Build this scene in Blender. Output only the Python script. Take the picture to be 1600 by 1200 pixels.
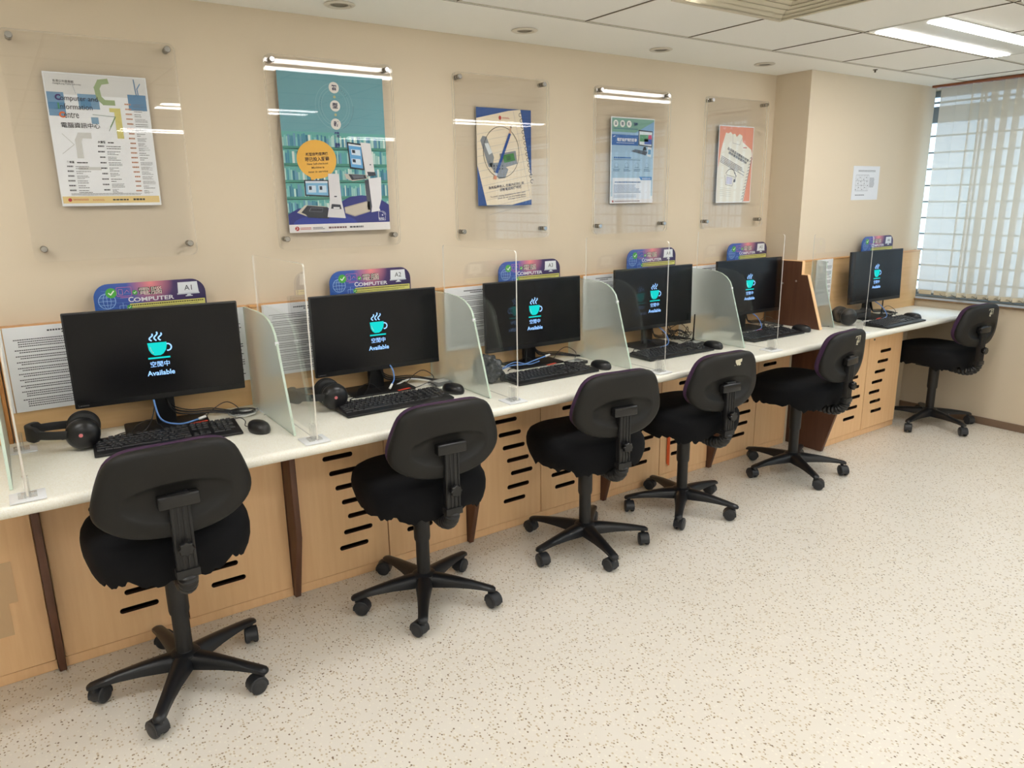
import bpy, bmesh, math, random
from mathutils import Vector, Matrix
random.seed(7)
PI = math.pi
for o in list(bpy.data.objects): bpy.data.objects.remove(o)
SC = bpy.context.scene
COL = SC.collection

# ------------------------------------------------------------------ camera
CAM_D, CAM_H, YAW, PITCH, ROLL, FPX = 2.8815, 1.4999, 0.6007, 0.2459, -0.0149, 1147.2
fw = Vector((math.sin(YAW)*math.cos(PITCH), math.cos(YAW)*math.cos(PITCH), -math.sin(PITCH)))
rt = Vector((math.cos(YAW), -math.sin(YAW), 0)); up = rt.cross(fw)
r2 = math.cos(ROLL)*rt + math.sin(ROLL)*up; u2 = -math.sin(ROLL)*rt + math.cos(ROLL)*up
cd = bpy.data.cameras.new('camera'); cd.sensor_width = 36; cd.lens = 36*FPX/1600; cd.clip_start = .02
cam = bpy.data.objects.new('camera', cd); COL.objects.link(cam)
M = Matrix((r2, u2, -fw)).transposed().to_4x4(); M.translation = (0, -CAM_D, CAM_H)
cam.matrix_world = M; SC.camera = cam

# ------------------------------------------------------------------ world, exposure, portal
SC.view_settings.view_transform = 'Standard'; SC.view_settings.look = 'None'
SC.view_settings.gamma = 1; SC.view_settings.use_curve_mapping = False
SC.view_settings.exposure = 0.49
W = bpy.data.worlds.new('world'); SC.world = W; W.use_nodes = True
wn = W.node_tree; wn.nodes.clear()
wo = wn.nodes.new('ShaderNodeOutputWorld'); wb = wn.nodes.new('ShaderNodeBackground')
wb.inputs[0].default_value = (.62, .82, 1, 1); wb.inputs[1].default_value = 2.2
wn.links.new(wb.outputs[0], wo.inputs[0])
XW, HC = 5.235, 2.177            # window wall x, ceiling height
pl = bpy.data.lights.new('window_daylight', 'AREA'); pl.shape = 'RECTANGLE'; pl.size = 5.2; pl.size_y = 1.36
pl.cycles.is_portal = True
po = bpy.data.objects.new('window_daylight', pl); COL.objects.link(po)
po.location = (XW+.32, -2.9, 1.485); po.rotation_euler = (PI/2, 0, PI/2)
TROFFER_L = 17.0
TROFFER_C = (1.0, .992, .985)

# ------------------------------------------------------------------ materials
def lin(c):
    return tuple(((x/255)/12.92 if x/255 <= .04045 else ((x/255+.055)/1.055)**2.4) for x in c)
_m = {}
def mat(name, rgb=(200,200,200), rough=.5, metal=0, spec=.5, emis=0, coat=0):
    if name in _m: return _m[name]
    m = bpy.data.materials.new(name); m.use_nodes = True
    b = m.node_tree.nodes['Principled BSDF']
    b.inputs['Base Color'].default_value = (*lin(rgb), 1); b.inputs['Roughness'].default_value = rough
    b.inputs['Metallic'].default_value = metal; b.inputs['Specular IOR Level'].default_value = spec
    if emis: b.inputs['Emission Color'].default_value = (*lin(rgb), 1); b.inputs['Emission Strength'].default_value = emis
    if coat: b.inputs['Coat Weight'].default_value = coat
    _m[name] = m; return m
def ink(*rgb): return mat('ink_%d_%d_%d' % rgb, rgb, .45, spec=.3)
def nodes(m): return m.node_tree.nodes, m.node_tree.links, m.node_tree.nodes['Principled BSDF']
def tex(m, kind, scale, coord='Object', detail=2, stretch=None):
    N, L, b = nodes(m); tc = N.new('ShaderNodeTexCoord'); t = N.new(kind); t.inputs['Scale'].default_value = scale
    if 'Detail' in t.inputs: t.inputs['Detail'].default_value = 0 if 'Voronoi' in kind else detail
    if stretch:
        mp = N.new('ShaderNodeMapping'); mp.inputs['Scale'].default_value = stretch
        L.new(tc.outputs[coord], mp.inputs[0]); L.new(mp.outputs[0], t.inputs['Vector'])
    else: L.new(tc.outputs[coord], t.inputs['Vector'])
    return t
def ramp(m, src, stops):
    N, L, b = nodes(m); r = N.new('ShaderNodeValToRGB'); e = r.color_ramp.elements
    while len(e) < len(stops): e.new(.5)
    for k, (p, c) in enumerate(stops): e[k].position = p; e[k].color = (*lin(c), 1)
    L.new(src, r.inputs[0]); return r
def bump(m, src, s=.1, d=.001):
    N, L, b = nodes(m); bp = N.new('ShaderNodeBump'); bp.inputs['Strength'].default_value = s; bp.inputs['Distance'].default_value = d
    L.new(src, bp.inputs['Height']); L.new(bp.outputs[0], b.inputs['Normal'])
def mixc(m, fac, a, bcol):
    N, L, b = nodes(m); x = N.new('ShaderNodeMix'); x.data_type = 'RGBA'
    L.new(fac, x.inputs[0])
    for s, v in ((x.inputs[6], a), (x.inputs[7], bcol)):
        if isinstance(v, tuple): s.default_value = (*lin(v), 1)
        else: L.new(v, s)
    return x.outputs[2]

def wood(name, c1, c2, rough=.42, axis=2):
    m = mat(name, c1, rough); N, L, b = nodes(m)
    st = [14, 14, 14]; st[axis] = .9
    t = tex(m, 'ShaderNodeTexNoise', 4, detail=6, stretch=tuple(st))
    r = ramp(m, t.outputs['Fac'], [(.3, c1), (.7, c2)]); L.new(r.outputs[0], b.inputs['Base Color'])
    return m
M_wood = wood('light_maple_laminate', (250,207,156), (244,198,146))
M_panel = wood('partition_laminate', (226,187,135), (217,176,122), axis=0)
M_edge = mat('wood_lipping', (198,138,78), .4)
M_dark = wood('dark_walnut_laminate', (104,68,48), (90,56,40), .45)
M_darkin = mat('cabinet_inside', (60,38,24), .8)
M_wall = mat('cream_wall_paint', (219,204,180), .75, spec=.2)
t = tex(M_wall, 'ShaderNodeTexNoise', 90, detail=3); bump(M_wall, t.outputs['Fac'], .06, .002)
M_white = mat('plaster_white', (246,245,238), .8, spec=.2)
M_tile = mat('ceiling_tile', (243,242,236), .85, spec=.2)
t = tex(M_tile, 'ShaderNodeTexNoise', 160, detail=2); bump(M_tile, t.outputs['Fac'], .15, .001)
M_tbar = mat('ceiling_tbar', (196,190,174), .6)
M_gap = mat('ceiling_shadow_gap', (96,88,72), .9)
M_back = mat('far_wall_paint', (240,238,232), .8)
# speckled desk top
M_desk = mat('speckled_laminate', (240,226,196), .3, spec=.5); N, L, b = nodes(M_desk)
t = tex(M_desk, 'ShaderNodeTexNoise', 260, detail=1)
r = ramp(M_desk, t.outputs['Fac'], [(.30, (238,233,214)), (.44, (244,241,228)), (.60, (246,244,232)), (.74, (250,249,240))]); L.new(r.outputs[0], b.inputs['Base Color'])
# terrazzo vinyl floor
M_floor = mat('speckled_vinyl_floor', (222,206,180), .34, spec=.45); N, L, b = nodes(M_floor)
n1 = tex(M_floor, 'ShaderNodeTexNoise', 1.3, detail=3)
base = ramp(M_floor, n1.outputs['Fac'], [(.3, (238,232,221)), (.7, (233,226,213))]).outputs[0]
def speck(scale, thr, size, seedoff):
    v = tex(M_floor, 'ShaderNodeTexVoronoi', scale, stretch=(1, .8, 1)); v.inputs['Randomness'].default_value = 1
    lt = N.new('ShaderNodeMath'); lt.operation = 'LESS_THAN'; L.new(v.outputs['Distance'], lt.inputs[0]); lt.inputs[1].default_value = size
    sp = N.new('ShaderNodeSeparateColor'); L.new(v.outputs['Color'], sp.inputs[0])
    gt = N.new('ShaderNodeMath'); gt.operation = 'GREATER_THAN'; L.new(sp.outputs[seedoff], gt.inputs[0]); gt.inputs[1].default_value = thr
    mu = N.new('ShaderNodeMath'); mu.operation = 'MULTIPLY'; L.new(lt.outputs[0], mu.inputs[0]); L.new(gt.outputs[0], mu.inputs[1])
    return mu.outputs[0]
c = mixc(M_floor, speck(110, .60, .34, 0), base, (208,192,164))
c = mixc(M_floor, speck(96, .70, .25, 1), c, (162,142,114))
c = mixc(M_floor, speck(100, .82, .32, 2), c, (242,236,222))
c = mixc(M_floor, speck(72, .84, .20, 0), c, (134,114,90))
L.new(c, b.inputs['Base Color'])
M_blackpl = mat('black_plastic', (22,22,23), .42)
M_shell = mat('dark_grey_moulded_plastic', (20,19,17), .55, spec=.42)
t = tex(M_shell, 'ShaderNodeTexNoise', 500, detail=1); bump(M_shell, t.outputs['Fac'], .12, .0005)
M_base = mat('black_nylon_base', (22,24,28), .36)
M_cover = mat('black_stretch_fabric', (9,10,14), .85, spec=.25)
t = tex(M_cover, 'ShaderNodeTexNoise', 24, detail=4); bump(M_cover, t.outputs['Fac'], .25, .006)
M_purple = mat('purple_upholstery', (58,30,62), .85)
M_castor = mat('castor_rubber', (38,40,44), .4)
M_screen = mat('screen_black', (7,8,12), .26, spec=.35)
M_bezel = mat('monitor_black', (18,18,20), .38)
M_key = mat('keycap_black', (24,24,27), .38)
M_kb = mat('keyboard_body_black', (17,17,20), .4)
M_metal = mat('brushed_steel', (190,190,188), .25, 1)
M_alu = mat('window_aluminium', (150,160,168), .4, .6)
M_paper = mat('white_paper', (232,234,236), .6, spec=.3)
M_foot = mat('white_pad', (240,242,244), .4)
M_wire = mat('black_cable', (22,22,24), .4)
M_bluew = mat('blue_cable', (96,140,206), .35)
M_whitew = mat('white_cable', (220,220,218), .4)
M_greyw = mat('grey_plastic', (150,152,152), .35)
M_red = mat('red_tag', (206,66,44), .5)
M_orange = mat('orange_strap', (235,98,36), .6)
M_sill = mat('window_sill', (150,122,92), .5)
M_baseb = mat('skirting_vinyl', (132,108,88), .45)
M_rail = mat('brown_headrail', (146,88,58), .5)
M_residue = mat('tape_residue', (206,196,168), .7)

def custom(name, fn):
    m = bpy.data.materials.new(name); m.use_nodes = True; N = m.node_tree.nodes; N.clear()
    out = N.new('ShaderNodeOutputMaterial'); fn(N, m.node_tree.links, out); return m
def clear_sheet(tint, f0=.045, gl=.02, diff=0, dcol=(1,1,1)):
    def fn(N, L, out):
        lw = N.new('ShaderNodeLayerWeight'); lw.inputs['Blend'].default_value = .5
        pw = N.new('ShaderNodeMath'); pw.operation = 'POWER'; L.new(lw.outputs['Facing'], pw.inputs[0]); pw.inputs[1].default_value = 5
        ma = N.new('ShaderNodeMath'); ma.operation = 'MULTIPLY_ADD'; L.new(pw.outputs[0], ma.inputs[0]); ma.inputs[1].default_value = 1-f0; ma.inputs[2].default_value = f0
        tr = N.new('ShaderNodeBsdfTransparent'); tr.inputs[0].default_value = (*tint, 1)
        g = N.new('ShaderNodeBsdfGlossy'); g.inputs['Roughness'].default_value = gl; g.inputs[0].default_value = (1,1,1,1)
        s = tr.outputs[0]
        if diff:
            d = N.new('ShaderNodeBsdfDiffuse'); d.inputs[0].default_value = (*dcol, 1)
            mx = N.new('ShaderNodeMixShader'); mx.inputs[0].default_value = diff; L.new(s, mx.inputs[1]); L.new(d.outputs[0], mx.inputs[2]); s = mx.outputs[0]
        m2 = N.new('ShaderNodeMixShader'); L.new(ma.outputs[0], m2.inputs[0]); L.new(s, m2.inputs[1]); L.new(g.outputs[0], m2.inputs[2])
        L.new(m2.outputs[0], out.inputs[0])
    return fn
M_acr = custom('clear_acrylic', clear_sheet((.999,.999,.997), .03, .012))
M_acrh = custom('clear_acrylic_board', clear_sheet((.999,.999,.998), .016, .015))
M_acre = custom('acrylic_polished_edge', clear_sheet((.95,.95,.9), .1, .2, .62, (.93,.9,.82)))
M_clip = custom('clear_clip_acrylic', clear_sheet((.98,.98,.97), .05, .1, .16, (.95,.95,.93)))
M_glass = custom('window_glass', clear_sheet((.96,.985,1), .04, .0))
def frost(N, L, out):
    g = N.new('ShaderNodeBsdfRefraction'); g.inputs['Roughness'].default_value = .32; g.inputs['IOR'].default_value = 1.06; g.inputs[0].default_value = (.97,.99,.965,1)
    d = N.new('ShaderNodeBsdfDiffuse'); d.inputs[0].default_value = (.74,.78,.74,1)
    tl = N.new('ShaderNodeBsdfTranslucent'); tl.inputs[0].default_value = (.80,.84,.80,1)
    a = N.new('ShaderNodeMixShader'); a.inputs[0].default_value = .62; L.new(d.outputs[0], a.inputs[1]); L.new(tl.outputs[0], a.inputs[2])
    bmx = N.new('ShaderNodeMixShader'); bmx.inputs[0].default_value = .26; L.new(g.outputs[0], bmx.inputs[1]); L.new(a.outputs[0], bmx.inputs[2])
    gl = N.new('ShaderNodeBsdfGlossy'); gl.inputs['Roughness'].default_value = .25
    c2 = N.new('ShaderNodeMixShader'); c2.inputs[0].default_value = .06; L.new(bmx.outputs[0], c2.inputs[1]); L.new(gl.outputs[0], c2.inputs[2])
    L.new(c2.outputs[0], out.inputs[0])
M_frost = custom('frosted_glass', frost)
M_frostedge = mat('green_glass_edge', (196,214,196), .25)
def vane(N, L, out):
    d = N.new('ShaderNodeBsdfDiffuse'); d.inputs[0].default_value = (.74,.70,.60,1)
    tl = N.new('ShaderNodeBsdfTranslucent'); tl.inputs[0].default_value = (.72,.68,.58,1)
    tr = N.new('ShaderNodeBsdfTransparent'); tr.inputs[0].default_value = (.95,.97,1,1)
    a = N.new('ShaderNodeMixShader'); a.inputs[0].default_value = .40; L.new(d.outputs[0], a.inputs[1]); L.new(tl.outputs[0], a.inputs[2])
    c2 = N.new('ShaderNodeMixShader'); c2.inputs[0].default_value = .11; L.new(a.outputs[0], c2.inputs[1]); L.new(tr.outputs[0], c2.inputs[2])
    L.new(c2.outputs[0], out.inputs[0])
M_vane = custom('beige_open_weave_blind', vane)
def lampf(N, L, out):
    e = N.new('ShaderNodeEmission'); e.inputs[0].default_value = (*TROFFER_C, 1); e.inputs[1].default_value = TROFFER_L
    L.new(e.outputs[0], out.inputs[0])
M_lamp = custom('lit_tube_diffuser', lampf)

# ------------------------------------------------------------------ mesh builder
class MB:
    def __init__(s): s.bm = bmesh.new()
    def face(s, pts, m=0):
        vs = [s.bm.verts.new(p) for p in pts]
        try: f = s.bm.faces.new(vs); f.material_index = m; return f
        except Exception: return None
    def box(s, x0, x1, y0, y1, z0, z1, m=0, rot=None, piv=(0,0,0)):
        if x0 > x1: x0, x1 = x1, x0
        if y0 > y1: y0, y1 = y1, y0
        if z0 > z1: z0, z1 = z1, z0
        P = [Vector((x, y, z)) for z in (z0, z1) for x, y in ((x0,y0),(x1,y0),(x1,y1),(x0,y1))]
        if rot is not None: P = [rot @ (p-Vector(piv)) + Vector(piv) for p in P]
        v = [s.bm.verts.new(p) for p in P]
        for q in ((3,2,1,0),(4,5,6,7),(0,1,5,4),(1,2,6,5),(2,3,7,6),(3,0,4,7)):
            f = s.bm.faces.new([v[k] for k in q]); f.material_index = m
    def prism(s, poly, axis, a, b, m=0, me=None):
        """poly: 2D points in the two other axes (order x,y,z minus axis)"""
        def P(u, v, w):
            return {0: (w, u, v), 1: (u, w, v), 2: (u, v, w)}[axis]
        A = [s.bm.verts.new(P(u, v, a)) for u, v in poly]; B = [s.bm.verts.new(P(u, v, b)) for u, v in poly]
        f = s.bm.faces.new(A); f.material_index = m; f = s.bm.faces.new(B[::-1]); f.material_index = m
        n = len(poly)
        for i in range(n):
            f = s.bm.faces.new((A[i], B[i], B[(i+1) % n], A[(i+1) % n])); f.material_index = m if me is None else me
    def rings(s, R, m=0, cap0=True, cap1=True, closed=False):
        V = [[s.bm.verts.new(p) for p in r] for r in R]; n = len(V[0])
        pairs = list(zip(V, V[1:])) + ([(V[-1], V[0])] if closed else [])
        for A, B in pairs:
            for i in range(n):
                f = s.bm.faces.new((A[i], A[(i+1) % n], B[(i+1) % n], B[i])); f.material_index = m
        if cap0 and not closed: s.bm.faces.new(V[0][::-1]).material_index = m
        if cap1 and not closed: s.bm.faces.new(V[-1]).material_index = m
    def lathe(s, prof, c=(0,0,0), axis='z', seg=24, m=0):
        R = []
        for r, h in prof:
            r = max(r, 1e-5); ring = []
            for k in range(seg):
                a = 2*PI*k/seg; p = (r*math.cos(a), r*math.sin(a))
                q = {'z': (p[0], p[1], h), 'y': (p[0], h, p[1]), 'x': (h, p[0], p[1])}[axis]
                ring.append((q[0]+c[0], q[1]+c[1], q[2]+c[2]))
            R.append(ring)
        s.rings(R, m)
    def tube(s, pts, r, seg=8, m=0, smooth=True, closed=False, sub=6):
        P = [Vector(p) for p in pts]; rr = r if isinstance(r, (list, tuple)) else None
        if smooth and len(P) > 2:
            Q = []; n = len(P); rng = range(n) if closed else range(n-1); RR = []
            for i in rng:
                p0 = P[(i-1) % n] if closed or i > 0 else P[0]; p1 = P[i]; p2 = P[(i+1) % n]; p3 = P[(i+2) % n] if closed or i+2 < n else P[-1]
                for k in range(sub):
                    t = k/sub; Q.append(.5*((2*p1)+(p2-p0)*t+(2*p0-5*p1+4*p2-p3)*t*t+(3*p1-p0-3*p2+p3)*t**3))
                    if rr: RR.append(rr[i]*(1-t)+rr[(i+1) % n]*t)
            if not closed:
                Q.append(P[-1])
                if rr: RR.append(rr[-1])
            P = Q; rr = RR if rr else None
        R = []; prev = None; n = len(P)
        for i, p in enumerate(P):
            a = P[(i-1) % n] if closed or i > 0 else p; b = P[(i+1) % n] if closed or i < n-1 else p
            d = (b-a).normalized() if (b-a).length > 1e-9 else Vector((0,0,1))
            if prev is None:
                h = Vector((0,0,1)) if abs(d.z) < .9 else Vector((1,0,0)); u = d.cross(h).normalized()
            else: u = (prev - d*prev.dot(d)).normalized()
            prev = u; v = d.cross(u); q = rr[i] if rr else r
            R.append([p + q*(math.cos(2*PI*k/seg)*u + math.sin(2*PI*k/seg)*v) for k in range(seg)])
        s.rings(R, m, closed=closed)
    def geo(s, verts, faces, xf, m=0):
        V = [s.bm.verts.new(xf(v)) for v in verts]
        for f in faces:
            try: s.bm.faces.new([V[i] for i in f]).material_index = m
            except Exception: pass
    def mesh(s, name, mats, bevel=0, seg=2, smooth=30, recalc=True):
        bm = s.bm
        if recalc: bmesh.ops.recalc_face_normals(bm, faces=bm.faces)
        if bevel:
            ed = [e for e in bm.edges if len(e.link_faces) == 2 and e.calc_face_angle(0) > math.radians(35)]
            bmesh.ops.bevel(bm, geom=ed, offset=bevel, segments=seg, profile=.5, affect='EDGES', clamp_overlap=True)
        me = bpy.data.meshes.new(name); bm.to_mesh(me); bm.free()
        for q in (mats if isinstance(mats, (list, tuple)) else [mats]): me.materials.append(q)
        if smooth:
            me.polygons.foreach_set('use_smooth', [True]*len(me.polygons)); me.set_sharp_from_angle(angle=math.radians(smooth))
        return me
def node(name, me, parent=None, loc=(0,0,0), rot=(0,0,0), label=None):
    o = bpy.data.objects.new(name, me); COL.objects.link(o); o.location = loc; o.rotation_euler = rot
    if parent: o.parent = parent
    if label: o['label'] = label
    return o
def tag(o, label, cat, group=None, kind=None):
    o['label'] = label; o['category'] = cat
    if group: o['group'] = group
    if kind: o['kind'] = kind
    return o
def thing(name, label, cat, loc=(0,0,0), rz=0, group=None):
    return tag(node(name, None, None, loc, (0,0,rz)), label, cat, group)
def struct(name, me, parent=None, label=None, loc=(0,0,0)):
    o = node(name, me, parent, loc); o['kind'] = 'structure'
    if label: o['label'] = label
    return o

# text outlines (built-in font) as flat geometry
_tc = {}
def text_geo(s, bold=0, spacing=1):
    k = (s, bold, spacing)
    if k in _tc: return _tc[k]
    c = bpy.data.curves.new('t', 'FONT'); c.body = s; c.size = 1; c.resolution_u = 3; c.offset = bold; c.space_character = spacing
    o = bpy.data.objects.new('t', c); COL.objects.link(o); bpy.context.view_layer.update()
    ev = o.evaluated_get(bpy.context.evaluated_depsgraph_get()); me = ev.to_mesh()
    vs = [tuple(v.co) for v in me.vertices]; fs = [tuple(p.vertices) for p in me.polygons]; ev.to_mesh_clear()
    bpy.data.objects.remove(o); bpy.data.curves.remove(c)
    if vs:
        x0 = min(v[0] for v in vs); x1 = max(v[0] for v in vs); y0 = min(v[1] for v in vs); y1 = max(v[1] for v in vs)
    else: x0 = x1 = y0 = y1 = 0
    _tc[k] = (vs, fs, x0, x1, y0, y1); return _tc[k]

class Print:
    """flat print facing -Y; coordinates u (right) and v (up) in metres, layer = paper-thin stacking of inks"""
    def __init__(s): s.mb = MB(); s.mats = []
    def mi(s, c):
        m = ink(*c) if isinstance(c, tuple) else c
        if m not in s.mats: s.mats.append(m)
        return s.mats.index(m)
    def P(s, u, v, l): return (u, -.00035*l, v)
    def poly(s, pts, c, l=1): s.mb.face([s.P(u, v, l) for u, v in pts], s.mi(c))
    def rect(s, u0, v0, u1, v1, c, l=1): s.poly([(u0,v0),(u1,v0),(u1,v1),(u0,v1)], c, l)
    def disc(s, u, v, r, c, l=1, ry=None, n=28, rot=0):
        ry = ry or r; s.poly([(u+r*math.cos(2*PI*k/n)*math.cos(rot)-ry*math.sin(2*PI*k/n)*math.sin(rot), v+r*math.cos(2*PI*k/n)*math.sin(rot)+ry*math.sin(2*PI*k/n)*math.cos(rot)) for k in range(n)], c, l)
    def line(s, pts, w, c, l=1, closed=False):
        n = len(pts)
        for i in range(n if closed else n-1):
            a = Vector(pts[i]); b = Vector(pts[(i+1) % n]); d = b-a
            if d.length < 1e-9: continue
            d = d.normalized(); q = Vector((-d.y, d.x))*w/2; e = d*w*.3
            s.poly([tuple(a-e-q), tuple(b+e-q), tuple(b+e+q), tuple(a-e+q)], c, l+.15*(i % 2))
    def ring(s, u, v, r, w, c, l=1, ry=None, a0=0, a1=2*PI, n=32):
        ry = ry or r
        s.line([(u+r*math.cos(a0+(a1-a0)*k/n), v+ry*math.sin(a0+(a1-a0)*k/n)) for k in range(n+1)], w, c, l)
    def text(s, t, u, v, h, c, l=2, align='c', width=None, bold=0, rot=0, spacing=1):
        """h = height of the glyph box; (u,v) anchor at baseline"""
        vs, fs, x0, x1, y0, y1 = text_geo(t, bold, spacing)
        if not vs: return
        sy = h/(y1-y0); sx = sy if not width else width/(x1-x0); wd = (x1-x0)*sx
        du = {'c': -wd/2, 'l': 0, 'r': -wd}[align]; cr, sr = math.cos(rot), math.sin(rot)
        def xf(p):
            a = (p[0]-x0)*sx+du; b = (p[1]-y0)*sy
            return s.P(u+a*cr-b*sr, v+a*sr+b*cr, l)
        s.mb.geo(vs, fs, xf, s.mi(c))
    def small(s, u0, v0, u1, v1, rows, c, l=2, word=(1, 5), ragged=.25, skip=.0, fill=.5, rot=0, char=None, rnd=None):
        """unreadably small print: rows of word-shaped marks"""
        R = rnd or random; h = (v1-v0)/rows; ch = char or h*.62; cr, sr = math.cos(rot), math.sin(rot); i = s.mi(c)
        for k in range(rows):
            if R.random() < skip: continue
            v = v1-h*(k+.5); end = u1-(u1-u0)*(R.random()*ragged if R.random() < .6 else 0); u = u0
            while u < end:
                w = ch*R.uniform(*word); w = min(w, end-u)
                a, b = u-u0, v-v1; q = []
                for x, y in ((a, b-h*fill/2), (a+w, b-h*fill/2), (a+w, b+h*fill/2), (a, b+h*fill/2)):
                    q.append(s.P(u0+x*cr-y*sr, v1+x*sr+y*cr, l))
                s.mb.face(q, i); u += w+ch*.32
    def mesh(s, name):
        return s.mb.mesh(name, s.mats, smooth=0, recalc=False)
def rrect(x0, y0, x1, y1, r, n=5, corners=(1,1,1,1)):
    P = []
    for k, (cx, cy, a) in enumerate(((x1-r, y1-r, 0), (x0+r, y1-r, PI/2), (x0+r, y0+r, PI), (x1-r, y0+r, 3*PI/2))):
        if corners[k]: P += [(cx+r*math.cos(a+PI/2*i/n), cy+r*math.sin(a+PI/2*i/n)) for i in range(n+1)]
        else: P.append(((x1, y1), (x0, y1), (x0, y0), (x1, y0))[k])
    return P
# flat plate with stadium-shaped slots (real holes), facing -Y
def slotted(w, z0, z1, th, slots, hs=.0100):
    c = bpy.data.curves.new('d', 'CURVE'); c.dimensions = '2D'; c.fill_mode = 'BOTH'; c.extrude = th/2
    def spl(pts):
        sp = c.splines.new('POLY'); sp.points.add(len(pts)-1); sp.use_cyclic_u = True
        for p, q in zip(sp.points, pts): p.co = (q[0], q[1], 0, 1)
    spl([(0,z0),(w,z0),(w,z1),(0,z1)])
    for u, v, ln in slots: spl(rrect(u, v-hs, u+ln, v+hs, hs*.98, 5))
    o = bpy.data.objects.new('d', c); COL.objects.link(o); bpy.context.view_layer.update()
    ev = o.evaluated_get(bpy.context.evaluated_depsgraph_get()); me = ev.to_mesh()
    vs = [tuple(v.co) for v in me.vertices]; fs = [tuple(p.vertices) for p in me.polygons]; ev.to_mesh_clear()
    bpy.data.objects.remove(o); bpy.data.curves.remove(c)
    mb = MB(); mb.geo(vs, fs, lambda p: (p[0], -p[2], p[1])); mb.bm.normal_update()
    for f in mb.bm.faces:
        c_ = f.calc_center_median()
        if abs(f.normal.y) < .5 and .002 < c_.x < w-.002 and z0+.002 < c_.z < z1-.002: f.material_index = 1
    return mb

# ================================================================== ROOM
YF = -6.2; XL = -3.2
mb = MB(); mb.box(XL-.1, XW+.3, YF-.1, .1, -.05, 0); struct('floor', mb.mesh('floor', M_floor, smooth=0), label='speckled cream vinyl floor')
mb = MB(); mb.box(XL-.1, XW, 0, .1, 0, HC+.05); struct('wall_back', mb.mesh('wall_back', M_wall, smooth=0), label='cream painted wall behind the desks')
PX, PY = 3.87, -.23
mb = MB(); mb.box(PX, XW, PY, 0, 0, HC+.02); struct('wall_pillar', mb.mesh('wall_pillar', M_wall, smooth=0), label='projecting cream pillar wall beside the window')
WY1 = .12; WY0 = -5.6; WZ0, WZ1 = .795, 2.17
mb = MB()
mb.box(XW, XW+.32, YF, WY1, 0, WZ0-.012); mb.box(XW, XW+.32, YF, WY0, WZ0-.012, HC+.02); mb.box(XW, XW+.32, WY1, WY1+.1, 0, HC+.02); mb.box(XW, XW+.32, WY0, WY1, WZ1, HC+.02)
struct('wall_right', mb.mesh('wall_right', M_wall, smooth=0), label='cream wall under the window')
mb = MB(); mb.box(XL-.1, XL, YF, 0, 0, HC+.02); struct('wall_left', mb.mesh('wall_left', M_back, smooth=0))
mb = MB(); mb.box(XL-.1, XW+.3, YF-.1, YF, 0, HC+.02); struct('wall_front', mb.mesh('wall_front', M_back, smooth=0))
mb = MB(); mb.box(XW-.012, XW, YF, -.235, 0, .048); struct('baseboard_right', mb.mesh('baseboard_right', M_baseb, bevel=.003), label='brown vinyl skirting under the window')
mb = MB(); mb.box(XW-.02, XW, WY0, PY-.002, WZ0-.014, WZ0); mb.box(XW, XW+.3, WY0, WY1-.002, WZ0-.012, WZ0); struct('trim_1', mb.mesh('window_sill', M_sill, bevel=.003), label='brown window sill')
# ceiling: plaster band, tiles, T-bars
mb = MB(); GX0, GP = 2.632, .5865; BY = -.447
mb.box(XL, XW+.32, BY, .22, HC, HC+.05, 0)
ys = [BY-.005, -.92, -1.505, -2.09, -2.675, -3.26, -3.845, -4.43, -5.015, -5.6, YF]
xs = [GX0+GP*k for k in range(-10, 5)] + [XW]
for j in range(len(ys)-1):
    for i in range(len(xs)-1):
        mb.box(xs[i]+.006, xs[i+1]-.006, ys[j+1]+.006, ys[j]-.006, HC+.003, HC+.03, 1)
for y in ys[:-1]:
    mb.box(XL, XW, y-.006, y+.006, HC+.001, HC+.02, 2); mb.box(XL, XW, y+.0052, y+.0070, HC-.0006, HC+.002, 3)
for x in xs:
    if x < XW: mb.box(x-.006, x+.006, YF, BY, HC+.0012, HC+.02, 2); mb.box(x-.0070, x-.0052, YF, BY-.006, HC-.0004, HC+.002, 3)
mb.box(XL-.1, XW+.3, YF, BY, HC+.03, HC+.06, 0)
struct('ceiling', mb.mesh('ceiling', [M_white, M_tile, M_tbar, M_gap], smooth=0), label='white tiled ceiling with a plain plaster band')

# ---- window: frame, glazing, security bars
w = node('window_1', None, None, (XW+.07, 0, 0)); w['kind'] = 'structure'; w['label'] = 'wide window behind vertical blinds'
mb = MB()
for y in [WY1-.02, WY1-1.15, WY1-2.1, WY1-3.15, WY1-4.2, WY0+.02]: mb.box(.09, .14, y-.022, y+.022, WZ0, WZ1)
for z in (WZ0+.02, WZ1-.02): mb.box(.09, .14, WY0, WY1, z-.02, z+.02)
mb.box(.085, .145, WY0, WY1, 1.965, 2.07)
o = node('window_frame', mb.mesh('window_frame', M_alu, bevel=.003), w); o['kind'] = 'structure'
mb = MB(); mb.box(.112, .116, WY0, WY1, WZ0, WZ1); o = node('window_pane', mb.mesh('window_pane', M_glass, smooth=0), w); o['kind'] = 'structure'
mb = MB()
for k in range(13):
    z = .80+.1075*k
    if z < 1.9: mb.box(.02, .03, WY0, WY1, z-.006, z+.006)
mb.box(.02, .03, WY0, WY1, 2.082, 2.094)
y = WY1-.02
while y > WY0: mb.box(.018, .032, y-.006, y+.006, WZ0, WZ1); y -= .60
o = node('security_bars', mb.mesh('security_bars', M_alu, smooth=0), w); o['kind'] = 'structure'

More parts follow.
